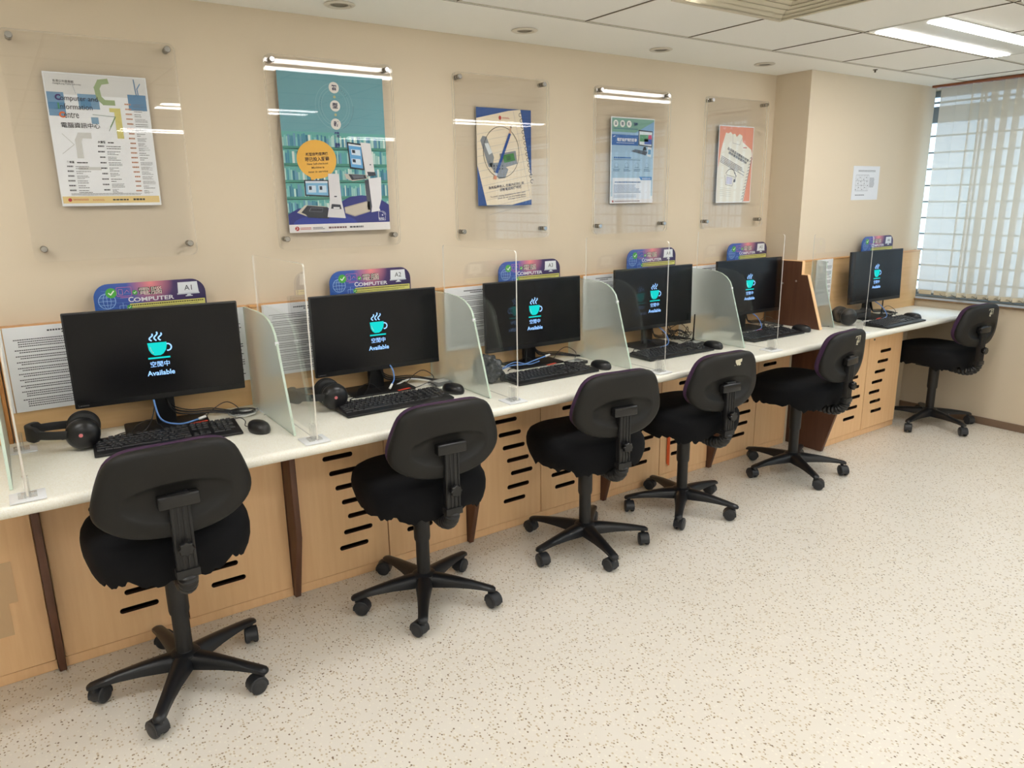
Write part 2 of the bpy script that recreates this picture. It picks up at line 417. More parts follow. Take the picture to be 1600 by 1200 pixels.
# ---- buildings across the street
def facade(name, label, x, y0, y1, z1, col, cw, ch):
    b = thing(name, label, 'building', (x, (y0+y1)/2, -12))
    hw = (y1-y0)/2
    mb = MB(); mb.box(0, 6, -hw, hw, 0, z1+12); node('wall', mb.mesh('facade_wall', mat('facade_%s' % (col,), col, .8), smooth=0), b)
    mw = mat('facade_glazing', (92,124,156), .15)
    n = int(2*hw/cw); ms = None
    for i in range(n):
        for j in range(int((z1+12)/ch)):
            zz = j*ch+ch*.3
            if zz < 8.5: continue
            if ms is None:
                mb = MB(); mb.box(-.05, .1, -cw*.32, cw*.32, 0, ch*.52); ms = mb.mesh('facade_window', mw, smooth=0)
            node('window', ms, b, (0, -hw+cw*(i+.5), zz))
facade('tower_block', 'pinkish tower block seen through the left end of the blinds', 19, -5.5, 2.2, 7, (206,182,178), 1.9, 2.9)
facade('office_block', 'pale office block seen through the right part of the blinds', 24, -15, -6.3, 5.2, (214,216,214), 2.4, 3.1)

# ---- vertical blind
bl = thing('vertical_blind', 'beige vertical blind hanging over the window at the right', 'blind', (5.17, 0, 0))
mb = MB(); mb.box(-.03, .03, -5.5, -.25, 2.163, 2.177); node('headrail', mb.mesh('headrail', M_rail, bevel=.002), bl)
def vane_mesh(w, h):
    mb = MB(); n = 7; R = []
    for k in range(n+1):
        t = k/n-.5; R.append((w*t, .006*(1-4*t*t)))
    for zs in ((0, h),):
        A = [mb.bm.verts.new((0+p[1], p[0], zs[0])) for p in R]; B = [mb.bm.verts.new((p[1], p[0], zs[1])) for p in R]
        for i in range(n): mb.bm.faces.new((A[i], A[i+1], B[i+1], B[i]))
    me = mb.mesh('vane', M_vane, smooth=60); return me
vm = vane_mesh(.100, 1.315)
mb = MB(); mb.box(-.0035, .0035, -.04, .04, 0, .028); wm = mb.mesh('vane_weight', mat('vane_hem', (206,196,172), .6), bevel=.001)
cy = [-.347, -.446, -.521, -.592, -.655, -.722, -.790, -.858, -.926, -.994, -1.062] + [-1.13-.07*k for k in range(60)]
an = [2, -2, 74, 44, 30, 34, 30, 34, 31, 33, 30]
for k, y in enumerate(cy):
    if y < -5.45: break
    v = node('vane', vm, bl, (0, y, .845), (0, 0, math.radians(an[k] if k < len(an) else 28+(k % 3)*2)))
    node('bottom_weight', wm, v, (.001, 0, -.012))
mb = MB(); pts = []
for k in range(10):
    y = cy[k+1]; pts += [(-.006, y, .845), (-.008, y-.035, .828)]
mb.tube(pts, .0018, 5, sub=3)
for k in range(4, 11): mb.lathe([(0,-.006),(.006,-.004),(.007,0),(.006,.004),(0,.006)], (-.012, cy[k]+.035, .842), 'z', 8)
node('bead_chain', mb.mesh('bead_chain', mat('chain_grey', (120,116,104), .4)), bl)

# ---- ceiling fittings
def troffer(x0, y0, label):
    t = thing('ceiling_light', label, 'ceiling light', (x0, y0, HC), 0, 'recessed twin strip ceiling lights')
    Lx, Wy = 1.165, .31
    mb = MB(); mb.prism(rrect(0, -Wy, Lx, 0, .002, 1), 2, -.002, .003); node('frame', mb.mesh('troffer_frame', mat('troffer_white', (214,214,206), .4), smooth=0), t)
    for yy in (-.045, -.265):
        mb = MB(); mb.box(.04, Lx-.03, yy-.038, yy+.038, -.006, -.0022); node('lit_diffuser', mb.mesh('lit_diffuser', M_lamp, smooth=0), t)
troffer(3.205, -.945, 'lit twin strip ceiling light at the top right of the view')
for i_, (x, w1) in enumerate(((-1.14, 'on the left'), (1.03, 'in the middle'), (3.205, 'near the window'))):
    for j_, (y, w2) in enumerate(((-.945, 'in the row by the desks'), (-2.9, 'in the row above the viewer'), (-4.9, 'in the rear row'))):
        if (i_, j_) != (2, 0): troffer(x, y, 'lit twin strip ceiling light %s, %s' % (w2, w1))
def downlight(x, y, lb):
    t = thing('downlight', lb, 'ceiling light', (x, y, HC), 0, 'small round downlights along the plaster band')
    mb = MB(); mb.lathe([(.030,.0),(.052,.0),(.055,-.003),(.050,-.006),(.040,-.007),(.033,-.003),(.030,0)], seg=32); node('trim_ring', mb.mesh('trim_ring', mat('downlight_white', (216,210,196), .45)), t)
    mb = MB(); mb.lathe([(0,-.001),(.031,-.001),(.031,-.004),(.026,-.004),(.024,-.0015),(0,-.0015)], seg=24); node('reflector', mb.mesh('reflector', mat('downlight_reflector', (128,122,108), .3, .6)), t)
for x, lb in ((.32, 'unlit round downlight above the first poster'), (1.118, 'unlit round downlight above the teal poster, leftmost in view'), (1.92, 'unlit round downlight second from the left'), (2.71, 'unlit round downlight third from the left'), (3.48, 'unlit round downlight next to the pillar')):
    downlight(x, -.21, lb)
# air diffuser
ad = thing('air_diffuser', 'square cream air conditioning diffuser in the ceiling', 'air vent', (2.37, -1.19, HC))
mb = MB()
def sqring(h0, z0, h1, z1, m=0):
    for k in range(4):
        c, s_ = math.cos(PI/2*k), math.sin(PI/2*k)
        def R(x, y): return (x*c-y*s_, x*s_+y*c)
        mb.face([(*R(-h0, -h0), z0), (*R(h0, -h0), z0), (*R(h1, -h1), z1), (*R(-h1, -h1), z1)], m)
sqring(.305, -.001, .305, -.012); sqring(.305, -.012, .285, -.014); sqring(.285, -.014, .28, -.004)
node('frame', mb.mesh('diffuser_frame', mat('diffuser_cream', (214,206,184), .5), recalc=False, smooth=0), ad)
mb = MB()
for k, h in enumerate((.275, .225, .175, .125, .075)):
    sqring(h, -.012+.0004*k, h-.034, .012); sqring(h, -.012+.0004*k, h-.004, -.013)
sqring(.285, .014, .0001, .014)
node('louvres', mb.mesh('diffuser_louvres', mat('diffuser_cream'), recalc=False, smooth=0), ad)
t = tag(node('ceiling_speaker', None, None, (3.235, -1.60, HC)), 'round white ceiling fitting cut by the top right corner', 'ceiling fitting')
mb = MB(); mb.lathe([(0,-.014),(.05,-.014),(.075,-.008),(.08,0),(0,0)], seg=32); node('cover', mb.mesh('speaker_cover', mat('fitting_white', (222,220,212), .4)), t)
mb = MB(); mb.lathe([(.052,-.0165),(.058,-.0165),(.058,-.010),(.052,-.010),(.052,-.0165)], seg=32); node('dark_ring', mb.mesh('speaker_ring', mat('fitting_grey', (96,96,92), .4)), t)
mb = MB(); mb.lathe([(0,-.004),(.012,-.003),(.013,0),(0,0)], seg=12); mb.lathe([(0,-.016),(.005,-.015),(.005,-.003),(0,-.003)], seg=8)
tag(node('ceiling_hook', mb.mesh('ceiling_hook', M_gap), None, (4.19, -.41, HC)), 'tiny dark fitting on the plaster band above the pillar wall', 'ceiling fitting')

# ================================================================== DESK
P = .7964; DZ = .74; S0 = .7449-P    # station pitch, desk height, first seam
DF = -.662
mb = MB()
poly = [(-1.6, -.001), (PX-.002, -.001), (PX-.002, PY-.001), (XW-.013, PY-.001), (XW-.013, DF), (-1.6, DF)]
mb.prism(poly, 2, DZ-.036, DZ)
bm = mb.bm; bmesh.ops.recalc_face_normals(bm, faces=bm.faces)
ed = [e for e in bm.edges if all(abs(v.co.y-DF) < 1e-5 for v in e.verts) and abs(e.verts[0].co.z-e.verts[1].co.z) < 1e-5]
bmesh.ops.bevel(bm, geom=ed, offset=.0165, segments=6, profile=.5, affect='EDGES')
tag(node('worktop', mb.mesh('worktop', M_desk)), 'long cream speckled worktop running along the wall under all the computers', 'desk')
ZU = DZ-.037

# partitions behind each station
for k in range(-1, 5):
    x0 = S0+P*k+.002; x1 = S0+P*(k+1)-.002 if k < 4 else PX-.012
    pos = ['beside the left picture edge', 'behind the first monitor A1', 'behind the second monitor A2', 'behind the third monitor A3', 'behind the fourth monitor A4', 'behind the fifth monitor A5'][k+1]
    t = thing('partition_panel', 'light wood desk partition '+pos, 'partition', (x0, 0, DZ), 0, 'wooden partition panels along the wall')
    wd = x1-x0
    mb = MB(); mb.box(.012, wd-.012, -.036, -.002, .001, .377); node('board', mb.mesh('partition_board', M_panel, smooth=0), t)
    mb = MB(); mb.box(0, .0115, -.040, -.002, .001, .377); mb.box(wd-.0115, wd, -.040, -.002, .001, .377); node('side_lipping', mb.mesh('side_lipping', M_edge, bevel=.001), t, label='orange-brown edge strips')
    mb = MB(); mb.box(0, wd, -.042, -.001, .3775, .386); node('top_lipping', mb.mesh('top_lipping', mat('top_lip', (214,162,104), .4), bevel=.002), t)
t = thing('partition_panel', 'light wood desk partition on the pillar wall behind the last monitor A6', 'partition', (3.90, PY, DZ), 0, 'wooden partition panels along the wall')
wd = XW-.006-3.90
mb = MB(); mb.box(.0, wd, -.026, -.002, .001, .377); node('board', mb.mesh('partition_board', M_panel, smooth=0), t)
mb = MB(); mb.box(-.03, wd, -.030, -.001, .3775, .386); node('top_lipping', mb.mesh('top_lipping', mat('top_lip'), bevel=.002), t)

# brown divider at the pillar
t = thing('wooden_divider', 'dark brown board with slanted front standing on the desk beside the pillar', 'divider', (3.858, 0, DZ))
prof = [(-.045, .001), (-.045, .385), (-.282, .385), (-.282, .308), (-.322, .308), (-.428, .001)]
mb = MB(); mb.prism(prof, 0, -.011, .011); node('board', mb.mesh('divider_board', M_dark, smooth=0), t)
mb = MB()
def strip(a, b):
    d = (Vector(b)-Vector(a)).normalized(); n_ = Vector((-d.y, d.x))*.003
    if n_.x > 0 and abs(d.x) < abs(d.y): n_ = -n_
    mb.prism([a, b, tuple(Vector(b)+n_), tuple(Vector(a)+n_)], 0, -.012, .012)
strip((-.282, .385), (-.282, .308)); strip((-.322, .308), (-.428, .001)); mb.box(-.012, .012, -.282, -.045, .3852, .389); mb.box(-.012, .012, -.323, -.284, .3083, .3113)
node('edge_band', mb.mesh('edge_band', M_wood, smooth=0), t, label='light wood edge banding')
mb = MB()
for y, z in ((-.25, .27), (-.16, .25)): mb.lathe([(0,-.014),(.005,-.013),(.006,-.0112),(0,-.0112)], (0, y, z), 'x', 10)
node('screw_cap', mb.mesh('screw_cap', mat('screw_cap_m', (160,150,140), .4)), t)

# frosted dividers
def frosted(x, prof, label):
    t = thing('frosted_divider', label, 'divider', (x, 0, DZ), 0, 'frosted glass desk dividers')
    mb = MB(); mb.prism(prof, 0, -.004, .004, 0, 1); node('glass_panel', mb.mesh('frosted_glass', [M_frost, M_frostedge], smooth=30), t)
    mb = MB(); y, z = prof[-3]; mb.box(-.007, .007, y-.002, y+.006, z-.012, z); node('edge_clip', mb.mesh('edge_clip', M_foot, bevel=.001), t)
FP = [(-.045, .0015), (-.045, .385), (-.22, .386), (-.30, .382), (-.345, .372), (-.380, .355), (-.405, .332), (-.418, .305), (-.428, .275), (-.528, .0015)]
for k, lb in enumerate(['frosted glass divider at the left edge of the picture', 'frosted glass divider between monitors A1 and A2', 'frosted glass divider between monitors A2 and A3', 'frosted glass divider between monitors A3 and A4', 'frosted glass divider between monitors A4 and A5']):
    x = (-.070, .727, 1.510, 2.295, 3.09)[k]; f = (1, 1, 1, .94, .94)[k]
    frosted(x, [(-.045+(y+.045)*f, z) for y, z in FP], lb)
frosted(3.99, [(-.258, .0015), (-.258, .385), (-.30, .386), (-.335, .384), (-.347, .378), (-.350, .34), (-.354, .255), (-.43, .0015)], 'narrow frosted glass divider left of monitor A6, next to the brown board')

# acrylic screens with feet
def foot_mesh():
    mb = MB(); mb.prism(rrect(-.042, -.042, .042, .042, .003, 2), 2, .0005, .004)
    return mb.mesh('foot_pad', M_foot, bevel=.0005)
def clip_mesh():
    mb = MB()
    for sx in (-1, 1): mb.box(sx*.0035, sx*.0075, -.02, .02, .0045, .055); mb.box(sx*.0035, sx*.022, -.02, .02, .0045, .009)
    return mb.mesh('clear_clip', M_clip, bevel=.0005)
FM, CM = foot_mesh(), clip_mesh()
mb = MB(); mb.prism(rrect(-.545, .0, 0, .57, .012, 4), 0, -.0025, .0025, 0, 1); AM = mb.mesh('acrylic_sheet', [M_acr, M_acre], smooth=30)
for k in range(6):
    x = -.034+P*k; yb = -.095 if k < 5 else -.285
    lb = ['clear acrylic screen at the left edge beside monitor A1', 'clear acrylic screen between monitors A1 and A2', 'clear acrylic screen in front of the left part of monitor A3', 'clear acrylic screen crossing monitor A4', 'clear acrylic screen at the right edge of monitor A5', 'clear acrylic screen in front of monitor A6'][k]
    t = thing('acrylic_screen', lb, 'screen', (x, 0, DZ), 0, 'clear acrylic screens standing on the desk')
    ln = .55 if k < 5 else .37
    if k == 5:
        mb = MB(); mb.prism(rrect(-.36, .0, 0, .53, .012, 4), 0, -.0025, .0025, 0, 1); am = mb.mesh('acrylic_sheet', [M_acr, M_acre], smooth=30)
    else: am = AM
    node('sheet', am, t, (0, -.645+ln-.005, .008))
    for yy in (-.612, -.645+ln-.04):
        f = node('foot', FM, t, (0, yy, 0)); node('clip', CM, f)

# ================================================================== CABINETS
def dark_post(x, label):
    prof = [(-.20, .001), (-.262, .001), (-.342, .28), (-.336, ZU-.001), (-.20, ZU-.001)]
    mb = MB(); mb.prism(prof, 0, -.011, .011)
    tag(node('support_panel', mb.mesh('support_panel', M_dark, bevel=.0015), None, (x, 0, 0)), label, 'desk leg', 'dark wooden support panels between the cabinets')
for k in range(5):
    dark_post(-.042+P*k+.011, 'dark wooden support panel ' + ['leftmost, behind the first chair on its left', 'between the first and second chairs', 'behind the second chair on its right', 'behind the third chair on its right', 'behind the fourth chair on its right'][k])
SL = [(.150, .533), (.172, .468), (.193, .403), (.215, .338), (.236, .273), (.215, .208), (.193, .143)]
def cabinet(x0, wL, wR, yf, label, slots=True, dl=0, lock=False, y_back=-.004, zs=0):
    t = thing('base_cabinet', label, 'cabinet', (x0, 0, 0), 0, 'light wood base cabinets under the worktop')
    W_ = wL+wR; yb = yf+.019
    mb = MB()
    mb.box(0, .016, yb, y_back, .001, ZU-.001, 0); mb.box(W_-.016, W_, yb, y_back, .001, ZU-.001, 0)
    mb.box(.016, W_-.016, yb+.11, yb+.12, .045, ZU-.001, 1); mb.box(.016, W_-.016, yb, y_back, .035, .048, 1)
    mb.box(.016, W_-.016, yb, yb+.016, .001, .035, 0)
    node('body', mb.mesh('cabinet_body', [M_wood, M_darkin], smooth=0), t)
    mb = MB(); mb.box(0, W_, yf+.004, yf+.0185, .001, .036); node('plinth', mb.mesh('plinth', M_wood, bevel=.001), t)
    for s_, (a, wd) in enumerate(((0, wL), (wL, wR))):
        if wd < .05: continue
        if slots:
            if s_ == 0: S = [(u+dl, z, .123) for u, z in SL]
            else: S = [(wd-.002-u-.123+.02, z, .123) for u, z in SL]
            S = [(u, z, l) for u, z, l in S if u > .01 and u+l < wd-.01]
        else: S = []
        mb = slotted(wd-.005, .040, ZU-.003, .017, S)
        d = node('door', mb.mesh('cabinet_door', [M_wood, M_darkin], smooth=0), t, (a+.0025, yf+.009, 0))
        if lock and s_ == 1:
            mb = MB(); mb.lathe([(0,-.0125),(.006,-.0125),(.007,-.009),(0,-.009)], (.05, 0, .62), 'y', 14); node('lock', mb.mesh('door_lock', M_metal), d)
x = -.042+.022
cabinet(-.042-P+.0225, P-.025, 0, -.245, 'plain light wood cabinet front at the left edge of the picture', slots=False)
cb = bpy.data.objects[[o.name for o in bpy.data.objects if o.name.startswith('base_cabinet')][0]]
mb = MB(); mb.box(.555, .675, -.2462, -.2456, .17, .36); mb.box(.60, .70, -.2465, -.2462, .28, .42)
node('tape_residue', mb.mesh('tape_residue', mat('residue_wood', (222,186,142), .5), smooth=0), cb, label='pale torn paper and tape marks')
for k in range(5):
    xa = -.042+P*k+.0225; xe = -.042+P*(k+1)-.0005 if k < 4 else 3.855
    gap = .407; lb = 'slotted light wood cabinet below the worktop ' + ['behind the first chair', 'behind the second chair', 'behind the third chair', 'behind the fourth chair', 'behind the fifth chair, left of the brown panel'][k]
    wl = gap-.0225+.007
    cabinet(xa, wl, xe-xa-wl, -.245, lb, dl=-.0225+.004)
cabinet(3.925, .440, .394, -.445, 'slotted light wood cabinet with a small lock, rightmost, between the last two chairs', dl=.035, lock=True, y_back=PY-.002)
mb = MB(); mb.prism([(-.20, .001), (-.476, .001), (-.556, .28), (-.55, ZU-.001), (-.20, ZU-.001)], 0, -.011, .011)
tag(node('side_panel', mb.mesh('side_panel', M_dark, bevel=.0015), None, (3.905, -.002, 0)), 'wide dark brown end panel under the worktop left of the rightmost cabinet', 'desk leg')
mb = MB(); mb.tube([(0,0,0), (.002,-.003,-.05), (-.002,-.002,-.10), (0,-.004,-.155)], .001, 4)
mb = MB(); mb.box(-.010, .004, -.0015, 0, -.19, -.02); mb.box(-.002, .010, -.0035, -.002, -.20, -.03)
tag(node('orange_strap', mb.mesh('orange_strap', M_orange, smooth=0), None, (2.822, -.249, .285)), 'short orange strap hanging on the cabinet behind the fourth chair', 'strap')

# ================================================================== CHAIRS
def loop(n=48, hw=.2, pts=None):
    return pts
def back_outline(n=56):
    half = [(0, .262), (.055, .262), (.105, .258), (.140, .246), (.165, .222), (.182, .185), (.197, .14), (.204, .105), (.200, .075), (.180, .048), (.145, .024), (.10, .009), (.05, .002), (0, 0)]
    ptsl = half + [(-x, z) for x, z in half[-2:0:-1]]
    Q = []; N_ = len(ptsl)
    for i in range(N_):
        p0, p1, p2, p3 = [Vector(ptsl[(i+d) % N_]) for d in (-1, 0, 1, 2)]
        for k in range(2):
            t = k/2; Q.append(.5*((2*p1)+(p2-p0)*t+(2*p0-5*p1+4*p2-p3)*t*t+(3*p1-p0-3*p2+p3)*t**3))
    return [(q.x, q.y) for q in Q]
BO = back_outline()
def back_ring(s, y, sx=1, cz=.125, bend=.75):
    R = []
    for x, z in BO:
        X = x*s*sx; Z = cz+(z-cz)*s
        R.append((X, y+bend*X*X, Z))
    return R
mb = MB()
mb.rings([back_ring(.995, .004), back_ring(1.012, -.002), back_ring(1.018, -.010), back_ring(1.0, -.020), back_ring(.965, -.027), back_ring(.90, -.030), back_ring(.74, -.031)], cap0=True, cap1=False)
# recessed dish round the bracket
def dish(s, y, t):
    R = []
    for (x, z) in BO:
        a = math.atan2(z-.125, x); ex, ez = .165*math.cos(a), .085*math.sin(a) + (-.018 if math.sin(a) > 0 else 0)*math.sin(a)
        X1, Z1 = x*.74, .125+(z-.125)*.74; X2, Z2 = ex*.9, .112+ez*.78
        X = (X1*(1-t)+X2*t)*s; Z = .112+((Z1*(1-t)+Z2*t)-.112)*s
        R.append((X, y+.75*X*X, Z))
    return R
mb.rings([dish(1, -.031, 0), dish(1, -.031, .95), dish(.94, -.027, 1), dish(.84, -.018, 1), dish(.6, -.014, 1), dish(.3, -.013, 1), dish(.02, -.013, 1)], cap0=False, cap1=True)
bmesh.ops.remove_doubles(mb.bm, verts=mb.bm.verts, dist=.0003)
SHELL = mb.mesh('backrest_shell', M_shell, smooth=50)
mb = MB(); mb.rings([back_ring(.985, .0045), back_ring(1.0, .012), back_ring(.99, .026), back_ring(.94, .036), back_ring(.8, .042), back_ring(.4, .044), back_ring(.02, .044)], cap0=True, cap1=True)
CUSH = mb.mesh('backrest_cushion', M_purple, smooth=60)
def seat_ring(s, z, n=96, wave=0, ph=0):
    R = []
    for k in range(n):
        a = 2*PI*k/n; ca, sa = math.cos(a), math.sin(a); e = 2/3.2
        x = .232*abs(ca)**e*(1 if ca > 0 else -1); y = .222*abs(sa)**e*(1 if sa > 0 else -1)
        w_ = wave*(math.sin(5*a+ph)+.7*math.sin(11*a+2*ph)+.5*math.sin(23*a)+.4*math.sin(37*a+ph))
        q = s*(1+.25*w_); R.append((x*q*(1 - .06*(y < 0)*abs(y)/.22), y*q, z+.3*w_))
    return R
def seat_mesh(ph):
    mb = MB()
    mb.rings([seat_ring(.86, -.002, wave=.03, ph=ph), seat_ring(.92, -.013, wave=.034, ph=ph), seat_ring(.962, .006, wave=.024, ph=ph), seat_ring(.995, .035, wave=.015, ph=ph), seat_ring(1.0, .062, wave=.006, ph=ph), seat_ring(.985, .084), seat_ring(.945, .101), seat_ring(.87, .112), seat_ring(.7, .117), seat_ring(.35, .116), seat_ring(.02, .115)], cap0=False, cap1=True)
    return mb.mesh('seat_cover', M_cover, smooth=60)
SEATS = [seat_mesh(p_) for p_ in (0, 1.3, 2.1, 3.3, 4.2, 5.1)]
mb = MB(); mb.prism(rrect(-.175, -.165, .175, .165, .06, 5), 2, -.006, .010); mb.box(-.07, .07, -.12, .09, -.036, -.004); mb.box(-.045, .045, -.15, -.05, -.03, -.008)
PAN = mb.mesh('seat_pan', M_blackpl, bevel=.004)
mb = MB()
pts = [(0, -.11, -.026), (0, -.155, -.032), (0, -.20, -.034), (0, -.24, -.022), (0, -.262, .004), (0, -.268, .03)]
P2 = []
Vp = [Vector(p_) for p_ in pts]
for i in range(len(Vp)-1):
    for k in range(6): P2.append(Vp[i].lerp(Vp[i+1], k/6))
P2.append(Vp[-1])
for _ in range(4): P2 = [P2[0]] + [(P2[i-1]+P2[i]*2+P2[i+1])/4 for i in range(1, len(P2)-1)] + [P2[-1]]
mb.tube(P2, [.0275 if k % 3 else .0215 for k in range(len(P2))], 14, smooth=False)
BELL = mb.mesh('bellows', M_blackpl, smooth=50)
def bar_mesh(h):
    mb = MB(); mb.box(-.027, .027, -.281, -.258, .03, h)
    for x_ in (-.022, -.007, .007, .022): mb.box(x_-.0035, x_+.0035, -.2835, -.281, .034, h-.006)
    mb.box(-.031, .031, -.287, -.254, .022, .046)
    return mb.mesh('backrest_bar', M_blackpl, bevel=.003)
mb = MB(); mb.box(-.054, .054, -.289, -.255, -.016, .022)
BRACK = mb.mesh('bracket', mat('glossy_black_plastic', (24,24,25), .22), bevel=.006, seg=3)
mb = MB(); R = []
for y_, s_ in ((0, .7), (-.008, .75), (-.012, 1), (-.024, 1), (-.028, .85), (-.028, .05)):
    R.append([((.0205+.0018*math.cos(8*2*PI*k/48))*s_*math.cos(2*PI*k/48), y_, (.0205+.0018*math.cos(8*2*PI*k/48))*s_*math.sin(2*PI*k/48)) for k in range(48)])
mb.rings(R); KNOB = mb.mesh('clamp_knob', mat('glossy_black_plastic'), smooth=50)
mb = MB(); mb.tube([(.04, -.07, 0), (.10, -.085, -.002)], .006, 8, smooth=False); mb.lathe([(0,0),(.014,.002),(.019,.01),(.019,.034),(.014,.042),(0,.043)], (.0,0,0), 'x', 14)
LEV = MB(); LEV.tube([(.05, -.08, -.018), (.12, -.08, -.022)], .006, 8, smooth=False); LEV.lathe([(0,.10),(.014,.102),(.019,.11),(.019,.134),(.014,.142),(0,.143)], (0,-.08,-.022), 'x', 14)
LEV = LEV.mesh('height_lever', M_blackpl)
def col_mesh(top):
    mb = MB(); mb.lathe([(0,.075),(.026,.075),(.0255,.27),(0,.27)], seg=24); mb.lathe([(0,.25),(.029,.25),(.031,.262),(.0315,top),(0,top)], seg=24); mb.lathe([(0,.055),(.034,.06),(.037,.095),(.030,.112),(.026,.118),(0,.118)], seg=24)
    return mb.mesh('gas_column', M_blackpl, smooth=40)
mb = MB()
mb.lathe([(0,.060),(.040,.062),(.048,.085),(.046,.108),(.034,.116),(0,.117)], seg=30)
for k in range(5):
    a = 2*PI*k/5; R = []
    for r_, wd, zt, zb in ((.025,.034,.113,.066), (.07,.029,.110,.067), (.13,.0235,.1035,.070), (.19,.020,.095,.070), (.235,.0185,.087,.068), (.258,.0185,.082,.066), (.272,.0175,.079,.064), (.281,.012,.074,.062), (.284,.003,.070,.063)):
        sec = [(-wd, zb), (wd, zb), (wd*.95, zb+(zt-zb)*.62), (wd*.55, zt-.002), (0, zt), (-wd*.55, zt-.002), (-wd*.95, zb+(zt-zb)*.62)]
        R.append([(r_*math.cos(a)-t_*math.sin(a), r_*math.sin(a)+t_*math.cos(a), z_) for t_, z_ in sec])
    mb.rings(R)
STAR = mb.mesh('star_base', M_base, smooth=45)
mb = MB(); mb.lathe([(0,.046),(.009,.046),(.009,.064),(0,.064)], seg=12)
R = []
for x_ in (-.021, -.019, .019, .021):
    s_ = .94 if abs(x_) > .02 else 1
    R.append([(x_*1.0, .018+.031*s_*math.cos(a_), .0275+.031*s_*math.sin(a_)) for a_ in [math.radians(v) for v in (-10, 15, 40, 65, 90, 115, 140, 165, 190)]] + [(x_, .018-.015*s_, .018), (x_, .018+.02*s_, .016)])
mb.rings(R); CAST = mb.mesh('castor_hood', M_castor, smooth=40)
def wheel(sx):
    mb = MB(); c_ = sx*.013
    mb.lathe([(0,c_-.0095),(.012,c_-.0095),(.022,c_-.0088),(.0262,c_-.005),(.0268,c_),(.0262,c_+.005),(.022,c_+.0088),(.012,c_+.0095),(0,c_+.0095)], (0, .018, .0268), 'x', 28)
    return mb.mesh('castor_wheel', M_castor, smooth=40)
WH = (wheel(-1.05), wheel(1.05))
chairs = [
 (.300, -.562, 0, 27, .040, -.011, 'black office chair in front of monitor A1, nearest to the viewer', None),
 (1.165, -.560, -3, 25, 0, 0, 'black office chair in front of monitor A2, second from the left', None),
 (1.955, -.582, -7, 41, 0, -.004, 'black office chair in front of monitor A3, third from the left', None),
 (2.600, -.555, -4, 4, 0, -.018, 'black office chair in front of monitor A4 with torn white sticker on its back', 'torn'),
 (3.475, -.568, 5, 25, 0, -.020, 'black office chair in front of monitor A5 with square tape mark on its back', 'square'),
 (4.958, -.572, -5, 37, 0, -.016, 'black office chair at the far right end under the window with square tape mark', 'square')]
for ci, (cx, cyy, rz, st, zo, bz, lb, mark) in enumerate(chairs):
    c = thing('office_chair', lb, 'chair', (cx, cyy, 0), math.radians(rz), 'black office chairs along the desk')
    sz = .435+zo
    node('star_base', STAR, c, (0,0,0), (0,0,math.radians(st-rz)))
    for k in range(5):
        a = math.radians(st-rz+72*k); q = node('castor', CAST, c, (.262*math.cos(a), .262*math.sin(a), 0), (0,0,PI/2+.3*k if ci == 5 else random.uniform(0, 2*PI) if ci else (a+PI/2+.9)))
        for wm_ in WH: node('wheel', wm_, q)
    node('gas_column', col_mesh(sz-.03), c)
    node('seat_pan', PAN, c, (0, 0, sz)); node('seat', SEATS[ci], c, (0, 0, sz), label='seat under a loose black fabric cover').scale = (.88 if ci == 5 else 1, 1, 1)
    node('bellows', BELL, c, (0, 0, sz)); node('height_lever', LEV, c, (0, 0, sz))
    bh = .25; node('backrest_bar', bar_mesh(.27), c, (0, 0, sz))
    node('bracket', BRACK, c, (0, 0, sz+.258+bz)); kn = node('clamp_knob', KNOB, c, (0, -.281, sz+.115))
    tilt = math.radians(5)
    sh = node('backrest_shell', SHELL, c, (0, -.237, sz+.153+bz), (tilt, 0, 0)); node('backrest_cushion', CUSH, c, (0, -.237, sz+.153+bz), (tilt, 0, 0), label='purple upholstered front of the backrest')
    if mark:
        pr = Print(); cc = (222, 216, 190)
        if mark == 'square':
            for q in ([(-.026,.195),(-.026,.238)], [(-.026,.238),(.020,.238)], [(.020,.238),(.020,.205)]): pr.line(q, .0045, cc, 1)
            for q in ([(-.008,.228),(.010,.228)], [(-.010,.217),(-.010,.200)], [(-.002,.222),(-.001,.196)], [(.006,.218),(.008,.204)], [(-.012,.208),(.008,.210)], [(-.012,.196),(.003,.194)]): pr.line(q, .005, cc, 1)
        else:
            pr.poly([(-.012,.236),(.028,.240),(.028,.226),(.020,.224),(.024,.212),(.012,.208),(.010,.214),(.002,.210),(-.006,.220),(-.010,.226)], cc, 1)
            pr.poly([(-.020,.214),(-.012,.216),(-.010,.211),(-.018,.208)], cc, 1)
        node('tape_mark', pr.mesh('tape_mark'), sh, (.03 if mark == 'square' else .02, -.0305, 0), label='whitish tape residue')

